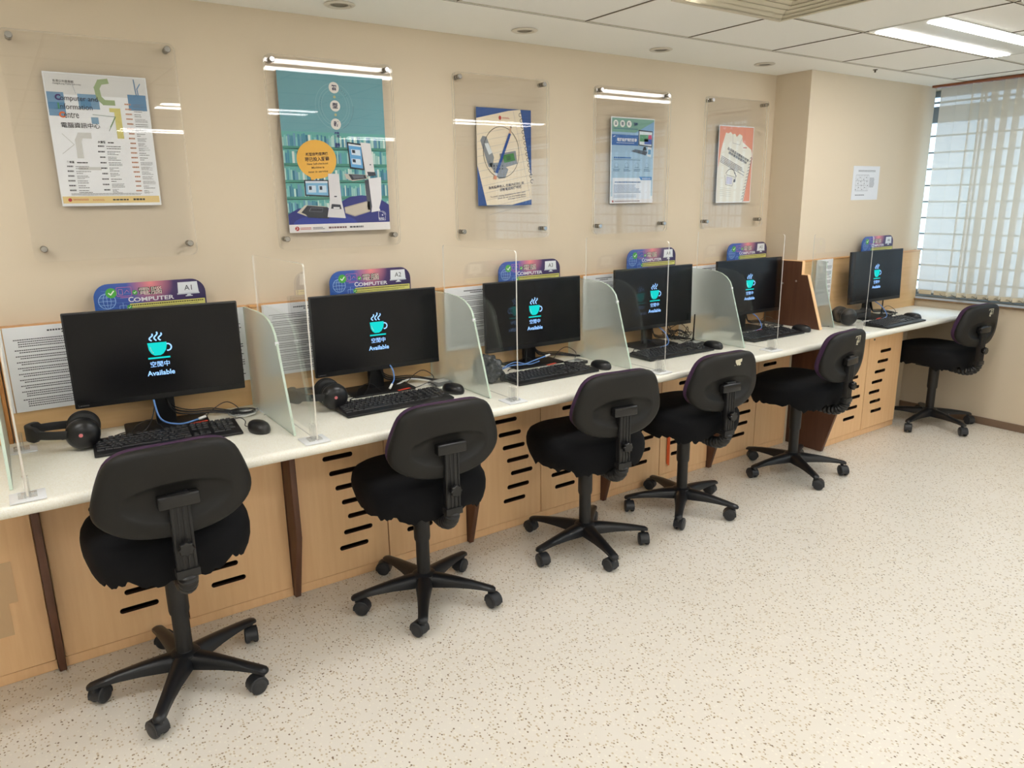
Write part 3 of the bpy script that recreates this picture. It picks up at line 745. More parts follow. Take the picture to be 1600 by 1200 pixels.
# ================================================================== STATIONS
M_cup = custom('screen_teal', lambda N, L, out: (lambda e: (e.inputs[0].__setattr__('default_value', (*lin((24,196,190)), 1)), e.inputs[1].__setattr__('default_value', .95), L.new(e.outputs[0], out.inputs[0])))(N.new('ShaderNodeEmission')))
M_ltxt = custom('screen_pale_blue', lambda N, L, out: (lambda e: (e.inputs[0].__setattr__('default_value', (*lin((150,196,255)), 1)), e.inputs[1].__setattr__('default_value', 1.1), L.new(e.outputs[0], out.inputs[0])))(N.new('ShaderNodeEmission')))
MW, MH = .538, .318
def monitor_meshes():
    mb = MB(); mb.prism(rrect(-MW/2, -MH/2, MW/2, MH/2, .003, 2), 1, 0, .014); mb.prism(rrect(-.17, -.11, .17, .10, .02, 3), 1, .014, .038)
    A = mb.mesh('monitor_housing', M_bezel, bevel=.0012)
    mb = MB(); mb.box(-MW/2+.005, MW/2-.005, -.0006, .0, -MH/2+.019, MH/2-.005); B = mb.mesh('display_panel', M_screen, smooth=0)
    # cup picture
    pr = Print(); cup = M_cup
    body = [(-.034,.024),(.030,.024),(.030,.012),(.026,-.004),(.016,-.018),(.006,-.024),(-.014,-.024),(-.024,-.016),(-.031,-.002)]
    pr.poly(body[::-1], cup, 1); pr.ring(.032, .004, .0125, .0048, M_ltxt, .5, a0=-PI*.55, a1=PI*.62, n=14); pr.poly([(-.037,-.036),(.037,-.036),(.037,-.030),(-.037,-.030)], cup, 1)
    pr.line([(-.026,.008),(-.023,-.006),(-.017,-.014)], .003, (150,236,232), 2)
    C = pr.mesh('cup_picture')
    pr = Print()
    for x0, s_ in ((-.016, .8), (0, 1), (.014, .85)):
        pr.line([(x0+.006*math.sin(-t_*5.4)*1.0, .030+t_*.030*s_) for t_ in [k/9 for k in range(10)]], .0048, M_ltxt, 1)
    D = pr.mesh('steam_picture')
    pr = Print(); pr.text('空閒中', 0, 0, .020, M_ltxt, 1, bold=.008); pr.text('Available', 0, -.0295, .0175, M_ltxt, 1, bold=.018); E_ = pr.mesh('status_lettering')
    pr = Print(); pr.text('Lenovo', 0, 0, .0075, (118,118,120), 1, align='l', bold=.01); F_ = pr.mesh('maker_lettering')
    return A, B, C, D, E_, F_
MM = monitor_meshes()
mb = MB(); mb.box(-.0325, .0325, -.011, .011, .006, .30); NECK = mb.mesh('monitor_neck', M_bezel, bevel=.004)
mb = MB(); mb.prism(rrect(-.135, -.085, .135, .085, .012, 3), 2, .0, .008); FOOT = mb.mesh('monitor_foot', mat('satin_black', (12,12,14), .55), bevel=.0015)
mons = [(.399, -.162, 1.007, -5, -.5), (1.216, -.149, .991, -2.2, 2.2), (2.016, -.135, .983, -1.8, 1.2), (2.773, -.160, .994, -2.2, 1.2), (3.549, -.153, .991, -3.2, 1.3), (4.499, -.372, 1.004, -2.6, 2.3)]
for k, (x, y, z, yw, tl) in enumerate(mons):
    t = thing('computer_monitor', ['black monitor under the sign A1, showing the teal cup, nearest to the viewer', 'black monitor under the sign A2, showing the teal cup', 'black monitor under the sign A3, showing the teal cup', 'black monitor under the sign A4, showing the teal cup', 'black monitor under the sign A5 beside the brown board', 'black monitor under the sign A6 on the pillar wall, farthest to the right'][k], 'monitor', (x, y, DZ), math.radians(yw), 'black computer monitors on the desk')
    node('foot', FOOT, t, (0, .030, 0)); node('neck', NECK, t, (0, .052, 0))
    hs = node('housing', MM[0], t, (0, 0, z-DZ), (math.radians(-tl), 0, 0)); sc_ = node('display', MM[1], hs, (0,0,0))
    node('cup_picture', MM[2], hs, (.0, -.0008, .016)).scale = (.93, 1, .93); node('steam_picture', MM[3], hs, (-.003, -.0008, .018)).scale = (.93, 1, .93); node('status_lettering', MM[4], hs, (0, -.0008, -.046)); node('maker_lettering', MM[5], hs, (-MW/2+.010, -.0006, -MH/2+.006))

# keyboards
def keyboard_meshes():
    mb = MB(); mb.prism([(-.075, .001), (-.075, .010), (.066, .022), (.075, .022), (.075, .001)], 0, -.222, .222); A = mb.mesh('keyboard_body', M_kb, bevel=.003)
    U_ = .0186; sl = .012/.141
    def block(x0, rows, name):
        mb = MB()
        for (v, x, ws) in rows:
            u = x0+x
            for w_ in ws:
                if w_ > 0:
                    y0 = .050-v*U_; z_ = .0215+sl*(y0-.066)
                    q = [(u+.0012, y0-U_+.0012), (u+w_*U_-.0012, y0-U_+.0012), (u+w_*U_-.0012, y0-.0012), (u+.0012, y0-.0012)]
                    zb = z_-.001; zt = z_+.0045; i_ = .0018
                    lo = [(a, b, zb) for a, b in q]; hi = [(q[0][0]+i_, q[0][1]+i_, zt-.001), (q[1][0]-i_, q[1][1]+i_, zt-.001), (q[2][0]-i_, q[2][1]-i_, zt), (q[3][0]+i_, q[3][1]-i_, zt)]
                    mb.rings([lo, hi], cap0=False)
                    # legend
                    cxk, cyk = (hi[0][0]*.65+hi[1][0]*.35), (hi[0][1]*.4+hi[3][1]*.6)
                    mb.face([(cxk-.0022, cyk-.0016, zt+.0001), (cxk+.0022, cyk-.0016, zt+.0001), (cxk+.0022, cyk+.0016, zt+.0002), (cxk-.0022, cyk+.0016, zt+.0002)], 1)
                u += abs(w_)*U_
        return mb.mesh(name, [M_key, mat('key_legend', (150,150,150), .5)], smooth=0)
    B = block(-.214, [(0,0,[1]*13+[2]), (1,0,[1.5]+[1]*12+[1.5]), (2,0,[1.75]+[1]*11+[2.25]), (3,0,[2.25]+[1]*10+[2.75]), (4,0,[1.25,1.25,1.25,6.25,1.25,1.25,1.25,1.25])], 'main_keys')
    C = block(-.214, [(-1.15,0,[1,-1,1,1,1,1,-.5,1,1,1,1,-.5,1,1,1,1]), ], 'function_keys'); F_ = block(.071, [(-1.15,0,[1,1,1]), (-1.15,.063,[1,1,1,1])], 'media_keys')
    D = block(.071-.214+.214-.214+.214, [(0,0,[1,1,1]), (1,0,[1,1,1]), (3,U_,[1]), (4,0,[1,1,1])], 'arrow_keys')
    E_ = block(.134, [(0,0,[1,1,1,1]), (1,0,[1,1,1,1]), (2,0,[1,1,1,-1]), (3,0,[1,1,1,1]), (4,0,[2,1,-1])], 'number_keys')
    return A, B, C, D, E_, F_
KM = keyboard_meshes()
kbs = [(.375, -.312, -3.5), (1.170, -.372, 0), (1.930, -.366, 0), (2.700, -.366, -1), (3.465, -.366, 0), (4.395, -.575, 1)]
for k, (x, y, r_) in enumerate(kbs):
    t = thing('keyboard', 'black keyboard in front of monitor A%d' % (k+1), 'keyboard', (x, y, DZ), math.radians(r_), 'black keyboards on the desk')
    for nm, me in zip(('body', 'main_keys', 'function_keys', 'arrow_keys', 'number_keys', 'media_keys'), KM): node(nm, me, t)
# mice
def mouse_mesh():
    mb = MB(); R = []
    for s_, z_ in ((.93,.001),(1,.008),(1,.014),(.95,.022),(.84,.030),(.62,.036),(.3,.039),(.02,.0395)):
        R.append([(.031*s_*math.cos(a)*(1-.08*math.sin(a)), .056*s_*math.sin(a)-.006*(1-s_), z_) for a in [2*PI*k/28 for k in range(28)]])
    mb.rings(R); return mb.mesh('mouse_body', mat('mouse_black', (28,28,30), .3), smooth=60)
MOU = mouse_mesh(); mb = MB(); mb.lathe([(0,-.004),(.009,-.003),(.0095,0),(.009,.003),(0,.004)], (0, .024, .028), 'x', 16); MWH = mb.mesh('scroll_wheel', M_castor)
ms = [(.644, -.398, 12), (1.441, -.352, 15), (2.202, -.393, 10), (2.964, -.398, 8), (3.734, -.385, 10), (4.640, -.548, 0)]
for k, (x, y, r_) in enumerate(ms):
    t = thing('computer_mouse', 'black mouse to the right of the keyboard of monitor A%d' % (k+1), 'mouse', (x, y, DZ), math.radians(r_), 'black mice on the desk')
    node('body', MOU, t); node('scroll_wheel', MWH, t)
    mb = MB(); mb.tube([(0,.050,.006), (-.006,.085,.004), (.010,.115,.012), (.006,.15,.018), (-.03,.17,.006), (-.09,.165,.004)], .0016, 6); node('cord', mb.mesh('mouse_cord', M_wire), t)

# headphones
def headphones(loc, rz, label, bag=False):
    t = thing('headphones', label, 'headphones', loc, math.radians(rz), 'black over-ear headphones lying on the desk')
    cupm = MB(); cupm.lathe([(0,-.034),(.020,-.033),(.036,-.027),(.046,-.016),(.050,-.004),(.050,.004),(.046,.008),(0,.008)], (0,0,0), 'y', 32)
    cm = cupm.mesh('ear_cup', mat('headphone_black', (20,20,22), .3), smooth=50)
    padm = MB(); padm.lathe([(0,.012),(.018,.010),(.028,.008),(.046,.008),(.050,.016),(.047,.028),(.036,.032),(.024,.028),(.020,.014),(0,.014)], (0,0,0), 'y', 32)
    pm_ = padm.mesh('ear_pad', mat('ear_pad_black', (24,24,25), .6), smooth=60)
    for s_, yy in ((0, -.050), (1, .058)):
        c_ = node('ear_cup', cm, t, (0, yy, .054), (0, 0, PI*s_)); node('ear_pad', pm_, c_)
        if s_ == 0:
            mb = MB(); mb.lathe([(0,-.0350),(.006,-.0348),(.006,-.0338),(0,-.0338)], (0,0,0), 'y', 14); node('red_mark', mb.mesh('cup_mark', mat('cup_mark_red', (214,120,124), .4)), c_, (-.005, 0, .004))
    mb = MB()
    def arc(w0, w1):
        R = []
        for k in range(25):
            a = -PI/2 + PI*k/24
            x_ = -.045-.105*math.cos(a) if True else 0; y_ = .004+.066*math.sin(a)
            if k == 0: x_ = -.03
            if k == 24: x_ = -.03
            n_ = Vector((-math.cos(a), math.sin(a), 0)).normalized(); th = .009 if 5 < k < 19 else .006; hw = w1 if 6 < k < 18 else w0
            c_ = Vector((x_, y_, .060+.008*math.cos(a)))
            R.append([c_+n_*th+Vector((0,0,hw)), c_-n_*th+Vector((0,0,hw)), c_-n_*th-Vector((0,0,hw)), c_+n_*th-Vector((0,0,hw))])
        return R
    mb.rings(arc(.013, .024)); node('headband', mb.mesh('headband', mat('ear_pad_black'), bevel=.003), t)
    mb = MB(); mb.box(-.06, .0, -.067, -.059, .047, .071); mb.box(-.06, .0, .067, .075, .047, .071); node('slider', mb.mesh('headband_slider', M_blackpl, bevel=.002), t)
    mb = MB(); mb.tube([(.045,-.06,.03), (.075,-.03,.006), (.12,.0,.004), (.09,.05,.004), (.13,.08,.004), (.19,.06,.005)], .002, 6); node('cord', mb.mesh('headphone_cord', M_wire), t)
headphones((.140, -.205, DZ), -6, 'black headphones lying left of keyboard A1')
headphones((.958, -.262, DZ), -4, 'black headphones lying left of keyboard A2 behind the acrylic screen')
headphones((4.135, -.395, DZ), 150, 'black headphones standing left of keyboard A6')
# headphones wrapped in a plastic bag at A3
t = thing('wrapped_headphones', 'dark headphones wrapped in thin plastic, left of keyboard A3', 'headphones', (1.640, -.30, DZ))
rr_ = random.Random(5)
mb = MB(); bmesh.ops.create_icosphere(mb.bm, subdivisions=4, radius=1)
from mathutils import noise
for v in mb.bm.verts:
    d = v.co.normalized(); n_ = noise.noise(d*3.2)*.35+noise.noise(d*8)*.16
    v.co = Vector((d.x*.062*(1+n_), d.y*.058*(1+n_), max(.0, .060+d.z*.058*(1+n_*.8))))
node('plastic_bag', mb.mesh('plastic_bag', mat('grey_plastic_film', (62,66,70), .25), smooth=25), t)
mb = MB(); mb.tube([(-.03,.03,.10), (.02,.06,.105), (.06,.03,.06), (.07,-.02,.03), (.04,-.055,.02)], .010, 10); node('headband', mb.mesh('wrapped_band', M_blackpl), t)
# cables
def cable(name, pts, r_, m, label, cat='cable', closed=False, group=None):
    o = Vector(pts[0]); mb = MB(); mb.tube([Vector(p_)-Vector((o.x, o.y, 0)) for p_ in pts], r_, 7, closed=closed)
    return tag(node(name, mb.mesh(name, m), None, (o.x, o.y, 0)), label, cat, group)
rr_ = random.Random(11)
zt = DZ+.003
for k, (x, y, z, yw, tl) in enumerate(mons):
    nm = 'A%d' % (k+1); yb = -.045 if k < 5 else -.275
    dy = 0 if k < 5 else -.22
    # blue network cable
    if k == 2:
        mb = MB(); mb.tube([(x-.30, y-.10, DZ+.02), (x-.22, y-.12, DZ+.045), (x-.14, y-.10, DZ+.036), (x-.06, y-.075, DZ+.040), (x+.02, y-.055, DZ+.046)], .0028, 7); mb.tube([(x-.29, y-.12, DZ+.03), (x-.20, y-.11, DZ+.055), (x-.10, y-.09, DZ+.030), (x-.03, y-.075, DZ+.033)], .0022, 7)
        end = (x+.02, y-.055, DZ+.046); dr = (.03, .005, .002)
    elif k in (0, 1):
        pts = [(x-.028, y+.035, DZ+.15), (x-.034, y+.005, DZ+.10), (x-.022, y-.025, DZ+.04), (x+.03, y-.060, DZ+.024), (x+.09, y-.058, DZ+.03)] if k == 0 else [(x+.012, y+.035, DZ+.14), (x+.045, y-.01, DZ+.10), (x+.038, y-.05, DZ+.06), (x+.010, y-.085, DZ+.045)]
        mb = MB(); mb.tube(pts, .0030, 8); end = pts[-1]; dr = (.026, .004, .004) if k == 0 else (-.016, -.014, -.012)
    else:
        pts = [(x+.03, y+.03, DZ+.11), (x+.06, y-.02, DZ+.07), (x+.04, y-.07, DZ+.02), (x-.05, y-.09, DZ+.008)]
        mb = MB(); mb.tube(pts, .0028, 8); end = pts[-1]; dr = (-.024, -.006, .0)
    t = thing('network_cable', 'blue network cable with clear plug by the stand of monitor '+nm, 'cable', (0, 0, 0)); node('sheath', mb.mesh('network_cable', M_bluew), t)
    mb = MB(); a = Vector(end); b_ = a+Vector(dr); mb.tube([a, b_], .0055, 4, smooth=False); node('plug', mb.mesh('cable_plug', M_whitew), t)
    # black cables along the back
    mb = MB()
    for j in range(3):
        oy = y+.04+.008*j; mb.tube([(x+.01, oy, DZ+.16), (x+.02, oy-.02, DZ+.06+.01*j), (x+.08, oy, DZ+.028+.006*j), (x+.16, oy-.005*j, DZ+.020+.007*j), (x+.24, oy-.03-.012*j, DZ+.008+.004*j), (x+.285, oy-.045, DZ+.005)], .0034 if j < 2 else .0022, 7)
    mb.tube([(x+.12, y+.01, DZ+.012), (x+.17, y+.03, DZ+.04), (x+.21, y+.02, DZ+.055), (x+.24, y-.01, DZ+.03), (x+.22, y-.03, DZ+.006)], .0016, 6)
    tag(node('cable_bundle', mb.mesh('cable_bundle', M_wire), None), 'black cables running to the right of the stand of monitor '+nm, 'cable')
    if k != 4:
        mb = MB(); mb.tube([(x-.02, y+.04, DZ+.12), (x-.05, y-.0, DZ+.04), (x-.10, y-.04, DZ+.006), (x-.15, y-.02, DZ+.004), (x-.19, y-.05, DZ+.004)], .0022, 6); mb.tube([(x-.13, y-.05, DZ+.004), (x-.10, y-.01, DZ+.03), (x-.05, y-.01, DZ+.042), (x-.02, y-.06, DZ+.012)], .0014, 6)
        tag(node('thin_cable', mb.mesh('thin_cable', M_wire), None), 'thin black cable looping left of the stand of monitor '+nm, 'cable')
    # red tag
    mb = MB(); q = Matrix.Rotation(math.radians(12), 3, 'Z'); mb.box(-.030, .030, -.006, .006, 0, .0025, rot=q)
    rx, ry = [(.495,-.190),(1.29,-.212),(2.055,-.212),(2.765,-.262),(3.545,-.238),(4.45,-.440)][k]
    tag(node('red_tag', mb.mesh('red_tag', M_red, bevel=.0005), None, (rx, ry, DZ+.0085)), 'small red tag on the foot of monitor '+nm, 'tag', 'red tags on the monitor feet')
# coiled cable at A1
cxa, cya = .655, -.165
t = thing('coiled_cable', 'coil of white and grey cable on the desk right of monitor A1', 'cable', (cxa, cya, DZ))
def coil(m, r0, n, z0, w_, rnd):
    mb = MB(); pts = []
    for k in range(n*10):
        a = 2*PI*k/10; q = r0+rnd.uniform(-.005, .005); pts.append((q*1.25*math.cos(a), q*math.sin(a), z0+.0016*(k/10)+rnd.uniform(0, .003)))
    mb.tube(pts, w_, 6, sub=4); return mb
node('white_loops', coil(M_whitew, .034, 3, .004, .0022, rr_).mesh('white_loops', M_whitew), t); node('grey_loops', coil(M_greyw, .040, 2, .010, .0024, rr_).mesh('grey_loops', M_greyw), t); node('black_loops', coil(M_wire, .036, 3, .014, .0018, rr_).mesh('black_loops', M_wire), t)
mb = MB(); mb.tube([(.05,0,.02), (.07,.03,.012), (.085,.055,.01), (.10,.02,.006), (.09,-.03,.004), (.06,-.05,.003)], .0011, 5); node('loose_end', mb.mesh('loose_end', M_greyw), t)
# small card readers
def reader(x, y, rz, label, dark=(60,62,64)):
    t = thing('card_reader', label, 'card reader', (x, y, DZ), math.radians(rz), 'small card readers beside the keyboards')
    mb = MB(); mb.prism(rrect(-.052, -.036, .052, .036, .010, 3), 2, .0, .014); node('housing', mb.mesh('reader_housing', mat('reader_%d' % dark[0], dark, .35), bevel=.003), t)
    mb = MB(); mb.prism(rrect(-.034, -.022, .030, .022, .003, 2), 2, .0142, .0152); node('light_panel', mb.mesh('reader_panel', mat('reader_light', (196,200,198), .3)), t)
    mb = MB(); mb.tube([(-.05, .01, .008), (-.085, .03, .006), (-.12, .025, .004), (-.16, .05, .004)], .0018, 6); node('cord', mb.mesh('reader_cord', M_whitew), t)
reader(1.475, -.195, 12, 'grey card reader right of keyboard A2', (110,112,112)); reader(2.175, -.245, 8, 'black card reader with light panel right of keyboard A3', (40,41,43))
reader(2.965, -.275, 8, 'black card reader with light panel right of keyboard A4', (40,41,43))
def black_coil(x, y, label, n=3, r0=.04, messy=0):
    R_ = random.Random(int(x*100)); mb = MB(); pts = []
    for k in range(n*9):
        a = 2*PI*k/9; q = r0+R_.uniform(-.012, .012)*(1+messy*2)
        pts.append((q*1.3*math.cos(a)+R_.uniform(-1,1)*.014*messy, q*math.sin(a)+R_.uniform(-1,1)*.012*messy, .004+.0014*k/3+R_.uniform(0, .006)+messy*abs(R_.gauss(0, .032))))
    mb.tube(pts, .0019, 6, sub=4); tag(node('coiled_black_cable', mb.mesh('coiled_black_cable', M_wire), None, (x, y, DZ)), label, 'cable')
black_coil(3.715, -.225, 'coil of black cable on the desk right of keyboard A5'); black_coil(4.62, -.395, 'coil of black cable on the desk behind mouse A6')
black_coil(2.955, -.150, 'messy tangle of black cables under the right side of monitor A4', 6, .045, 1)
def antenna(x, y, h, label):
    t = thing('stick_antenna', label, 'antenna', (x, y, DZ))
    mb = MB(); mb.lathe([(0,0),(.016,.0),(.016,.005),(.007,.009),(.005,.02),(0,.02)], seg=16); node('base', mb.mesh('antenna_base', M_wire), t)
    mb = MB(); mb.lathe([(0,.018),(.0042,.018),(.0036,h),(.002,h+.002),(0,h+.002)], seg=10); node('rod', mb.mesh('antenna_rod', M_wire), t, (0,0,0), (0, math.radians(2), 0))
antenna(3.035, -.200, .145, 'black stick antenna right of monitor A4'); antenna(4.640, -.350, .10, 'black stick antenna below monitor A6'); antenna(3.70, -.155, .11, 'black stick antenna below monitor A5')
cable('white_cable', [(4.20,-.47,zt), (4.26,-.45,zt+.01), (4.32,-.47,zt), (4.36,-.44,zt+.004), (4.30,-.42,zt)], .0022, M_whitew, 'short white cable on the desk left of keyboard A6')
cable('white_cable', [(1.30,-.11,zt), (1.36,-.12,zt+.02), (1.42,-.14,zt+.012), (1.45,-.16,zt+.004)], .0034, M_whitew, 'white cable on the desk behind keyboard A2')

# ================================================================== SIGNS
M_sign = bpy.data.materials.new('sign_print'); M_sign.use_nodes = True; _m['sign_print'] = M_sign
N, L, b = nodes(M_sign); b.inputs['Roughness'].default_value = .35
tc = N.new('ShaderNodeTexCoord'); sx = N.new('ShaderNodeSeparateXYZ'); L.new(tc.outputs['Object'], sx.inputs[0])
mr = N.new('ShaderNodeMapRange'); mr.inputs[1].default_value = -.18; mr.inputs[2].default_value = .18; L.new(sx.outputs[0], mr.inputs[0])
g1 = ramp(M_sign, mr.outputs[0], [(.0, (44,92,172)), (.30, (66,92,176)), (.52, (98,66,128)), (.72, (66,48,98)), (1, (52,42,86))])
vm_ = N.new('ShaderNodeVectorMath'); vm_.operation = 'DISTANCE'; L.new(tc.outputs['Object'], vm_.inputs[0]); vm_.inputs[1].default_value = (0, 0, .165)
g2 = N.new('ShaderNodeMapRange'); g2.inputs[1].default_value = .0; g2.inputs[2].default_value = .075; g2.inputs[3].default_value = .9; g2.inputs[4].default_value = 0; L.new(vm_.outputs['Value'], g2.inputs[0])
L.new(mixc(M_sign, g2.outputs[0], g1.outputs[0], (250,150,150)), b.inputs['Base Color'])
SW, SH = .358, .170
mb = MB(); mb.prism(rrect(-SW/2, 0, SW/2, SH, .048, 8, (1,1,0,0)), 1, 0, .005); SB = mb.mesh('sign_board', M_sign, smooth=30)
pr = Print(); w_ = (168,206,244)
pr.ring(-.140, .098, .026, .0018, w_, 2, n=24); pr.ring(-.140, .098, .012, .0012, w_, 2, ry=.026, n=20); pr.line([(-.166,.098),(-.114,.098)], .0012, w_, 2); pr.line([(-.161,.111),(-.119,.111)], .0012, w_, 2); pr.line([(-.161,.085),(-.119,.085)], .0012, w_, 2); pr.line([(-.140,.124),(-.140,.072)], .0012, w_, 2)
pr.line(rrect(-.108,.112,-.062,.142,.003,2), .0014, (214,120,170), 2, True); pr.line([(-.098,.107),(-.072,.107)], .0016, (214,120,170), 2); pr.line(rrect(-.102,.117,-.090,.135,.001,1), .001, (236,150,170), 2, True); pr.line([(-.084,.122),(-.076,.132),(-.070,.124)], .001, (236,150,170), 2)
for q in range(7): pr.line([(-.178+.004*q, .05+.014*q), (-.150+.01*q, .03+.015*q), (-.10+.012*q, .03+.015*q)], .0007, (110,160,220), 1)
pr.line(rrect(-.104,.060,-.082,.080,.001,1), .0012, w_, 2, True); pr.line([(-.093,.090),(-.093,.060)], .0012, w_, 2)
ICON = pr.mesh('blue_icons')
TICK = []
for x_, z_, r_ in ((-.125,.125,.017), (-.052,.122,.008), (-.074,.073,.008)):
    pr = Print(); pr.disc(x_, z_, r_, (84,176,76), 3); pr.line([(x_-r_*.45, z_), (x_-r_*.1, z_-r_*.35), (x_+r_*.5, z_+r_*.4)], r_*.22, (244,250,240), 4)
    TICK.append(pr.mesh('green_tick'))
pr = Print(); pr.text('電腦', -.002, .125, .028, (38,34,40), 2, bold=.055, width=.078); pr.text('電腦', -.002, .1255, .026, (226,220,206), 3, width=.073)
pr.text('C', -.075, .1035, .0185, (236,234,240), 3, 'l', bold=.025); pr.text('OMPUTER', -.0585, .1035, .0148, (236,234,240), 3, 'l', bold=.025, width=.130)
TITLE = pr.mesh('title_lettering')
pr = Print(); pr.rect(-.072, .077, .174, .0985, (226,222,128), 2); pr.small(-.068, .088, .168, .097, 1, (70,66,40), 3, word=(.8,1.4), fill=.42, char=.0052, ragged=0); pr.small(-.068, .079, .150, .087, 2, (96,92,60), 3, word=(1,4), fill=.38, char=.0026)
STRIP = pr.mesh('yellow_strip')
pr = Print(); pr.poly([(.086,.121),(.156,.121),(.153,.160),(.088,.160)], (232,236,240), 2); pr.rect(.083,.117,.158,.1215, (206,212,220), 3); pr.poly([(.114,.112),(.130,.112),(.127,.117),(.117,.117)], (220,226,232), 3); pr.rect(.110,.109,.134,.112, (220,226,232), 3)
CARD = pr.mesh('white_card')
for k, (x, y, z) in enumerate([(.418, -.060, 1.072), (1.246, -.060, 1.062), (2.055, -.060, 1.052), (2.857, -.060, 1.068), (3.644, -.060, 1.064), (4.640, -.290, 1.072)]):
    nm = 'A%d' % (k+1)
    t = thing('computer_sign', 'blue and purple COMPUTER sign reading %s above its monitor' % nm, 'sign', (x, y+.012, z), 0, 'computer number signs')
    bo = node('board', SB, t); node('blue_icons', ICON, bo, (0, 0, .014)); [node('green_tick', q, bo, (0, 0, .014)) for q in TICK]; node('title_lettering', TITLE, bo); node('yellow_strip', STRIP, bo); c_ = node('white_card', CARD, bo)
    pr = Print(); pr.text(nm, .121, .131, .018, (60,64,70), 4); node('number_lettering', pr.mesh('number_lettering'), bo)
    mb = MB(); mb.box(-.14, -.10, .0055, .010 if k < 5 else .0215, .0, .05); mb.box(.10, .14, .0055, .010 if k < 5 else .0215, 0, .05); node('fixing_tape', mb.mesh('fixing_tape', M_foot, smooth=0), t)

# ================================================================== NOTICES
def notice(x0, z0, w_, h_, y, rows, label, seed, table=False, title=True, rz=0):
    R_ = random.Random(seed); t = thing('notice_sheet', label, 'notice', (x0, y, z0), 0, None); t.rotation_euler[1] = math.radians(rz)
    mb = MB(); mb.box(0, w_, 0, .0006, 0, h_); node('paper', mb.mesh('notice_paper', M_paper, smooth=0), t)
    pr = Print(); dk = (72,74,80)
    if title: pr.small(w_*.30, h_*.925, w_*.70, h_*.945, 1, dk, 1, word=(.8,1.2), ragged=0, rnd=R_, char=.006, fill=.9); pr.small(w_*.40, h_*.895, w_*.60, h_*.915, 1, dk, 1, word=(.8,1.2), ragged=0, rnd=R_, char=.006, fill=.8)
    v = h_*.86; n = 0
    while v > h_*.06:
        k_ = R_.randint(2, 4)
        for j in range(k_):
            if v < h_*.06: break
            pr.small(w_*.06+(0 if j == 0 else .012), v-h_*.022, w_*.95 if j < k_-1 else w_*R_.uniform(.4, .9), v, 1, dk, 1, word=(.8,1.3), ragged=.04, rnd=R_, char=.0042, fill=.52); v -= h_*.026
        v -= h_*.018
    node('printed_text', pr.mesh('printed_text'), t); return t
nz = 1.124-.281
notice(-.030, nz, .405, .281, -.0445, 30, 'white text notice on the partition left of monitor A1', 1)
notice(.792, nz+.002, .405, .279, -.0445, 30, 'white text notice on the partition left of monitor A2', 2)
notice(1.590, nz, .33, .281, -.0445, 30, 'white text notice on the partition left of monitor A3', 3)
notice(2.385, nz+.006, .275, .275, -.0445, 30, 'white text notice on the partition left of monitor A4', 4)
notice(3.175, nz, .28, .281, -.0445, 30, 'white text notice on the partition left of monitor A5', 5)
notice(4.02, nz, .165, .281, PY-.0335, 30, 'narrow white notice on the pillar partition behind the narrow frosted divider', 6)
# right sheet at A1 (table)
t = thing('notice_sheet', 'white table notice on the partition right of monitor A1', 'notice', (.455, -.0445, nz))
mb = MB(); mb.box(0, .272, 0, .0006, 0, .281); node('paper', mb.mesh('notice_paper', M_paper, smooth=0), t)
pr = Print(); R_ = random.Random(9)
for u in (.02, .11, .205):
    v = .255
    while v > .02:
        n_ = R_.randint(1, 4)
        pr.small(u, v-.0085*n_, u+.050, v, n_, (72,74,80), 1, word=(1,4), rnd=R_, char=.004, fill=.42, ragged=.5); v -= .0085*n_+.006
for u in (.10, .195): pr.line([(u,.02),(u,.262)], .0006, (120,120,124), 1)
node('printed_text', pr.mesh('printed_text'), t)
# floor plan sheet on the pillar wall
t = thing('plan_sheet', 'small white floor plan sheet taped on the pillar wall', 'notice', (4.364, PY-.0015, 1.467)); t.rotation_euler[1] = 0
mb = MB(); mb.box(0, .292, 0, .0006, 0, .203); node('paper', mb.mesh('plan_paper', mat('plan_paper_m', (226,228,232), .6), smooth=0), t)
pr = Print(); dk = (96,98,104)
pr.small(.055, .168, .245, .180, 2, dk, 1, word=(1,3), char=.005, fill=.45, ragged=0)
pr.line([(.035,.055),(.035,.150),(.175,.150),(.175,.055)], .0012, dk, 1, True)
for k in range(9):
    u = .035+.0155*k; pr.line([(u,.055),(u,.150)], .0009 if k % 2 else .0016, dk, 1)
pr.line([(.035,.115),(.175,.115)], .001, dk, 1); pr.line([(.035,.088),(.150,.088)], .001, dk, 1)
for k in range(14): pr.rect(.037+.0098*k, .060+.012*(k*5 % 7), .043+.0098*k, .066+.012*(k*5 % 7), dk, 2)
pr.small(.185, .075, .240, .135, 8, dk, 1, word=(1,4), char=.003, fill=.4); pr.small(.04, .025, .14, .034, 1, dk, 1, word=(1,4), char=.004, fill=.5)
node('plan_drawing', pr.mesh('plan_drawing'), t)

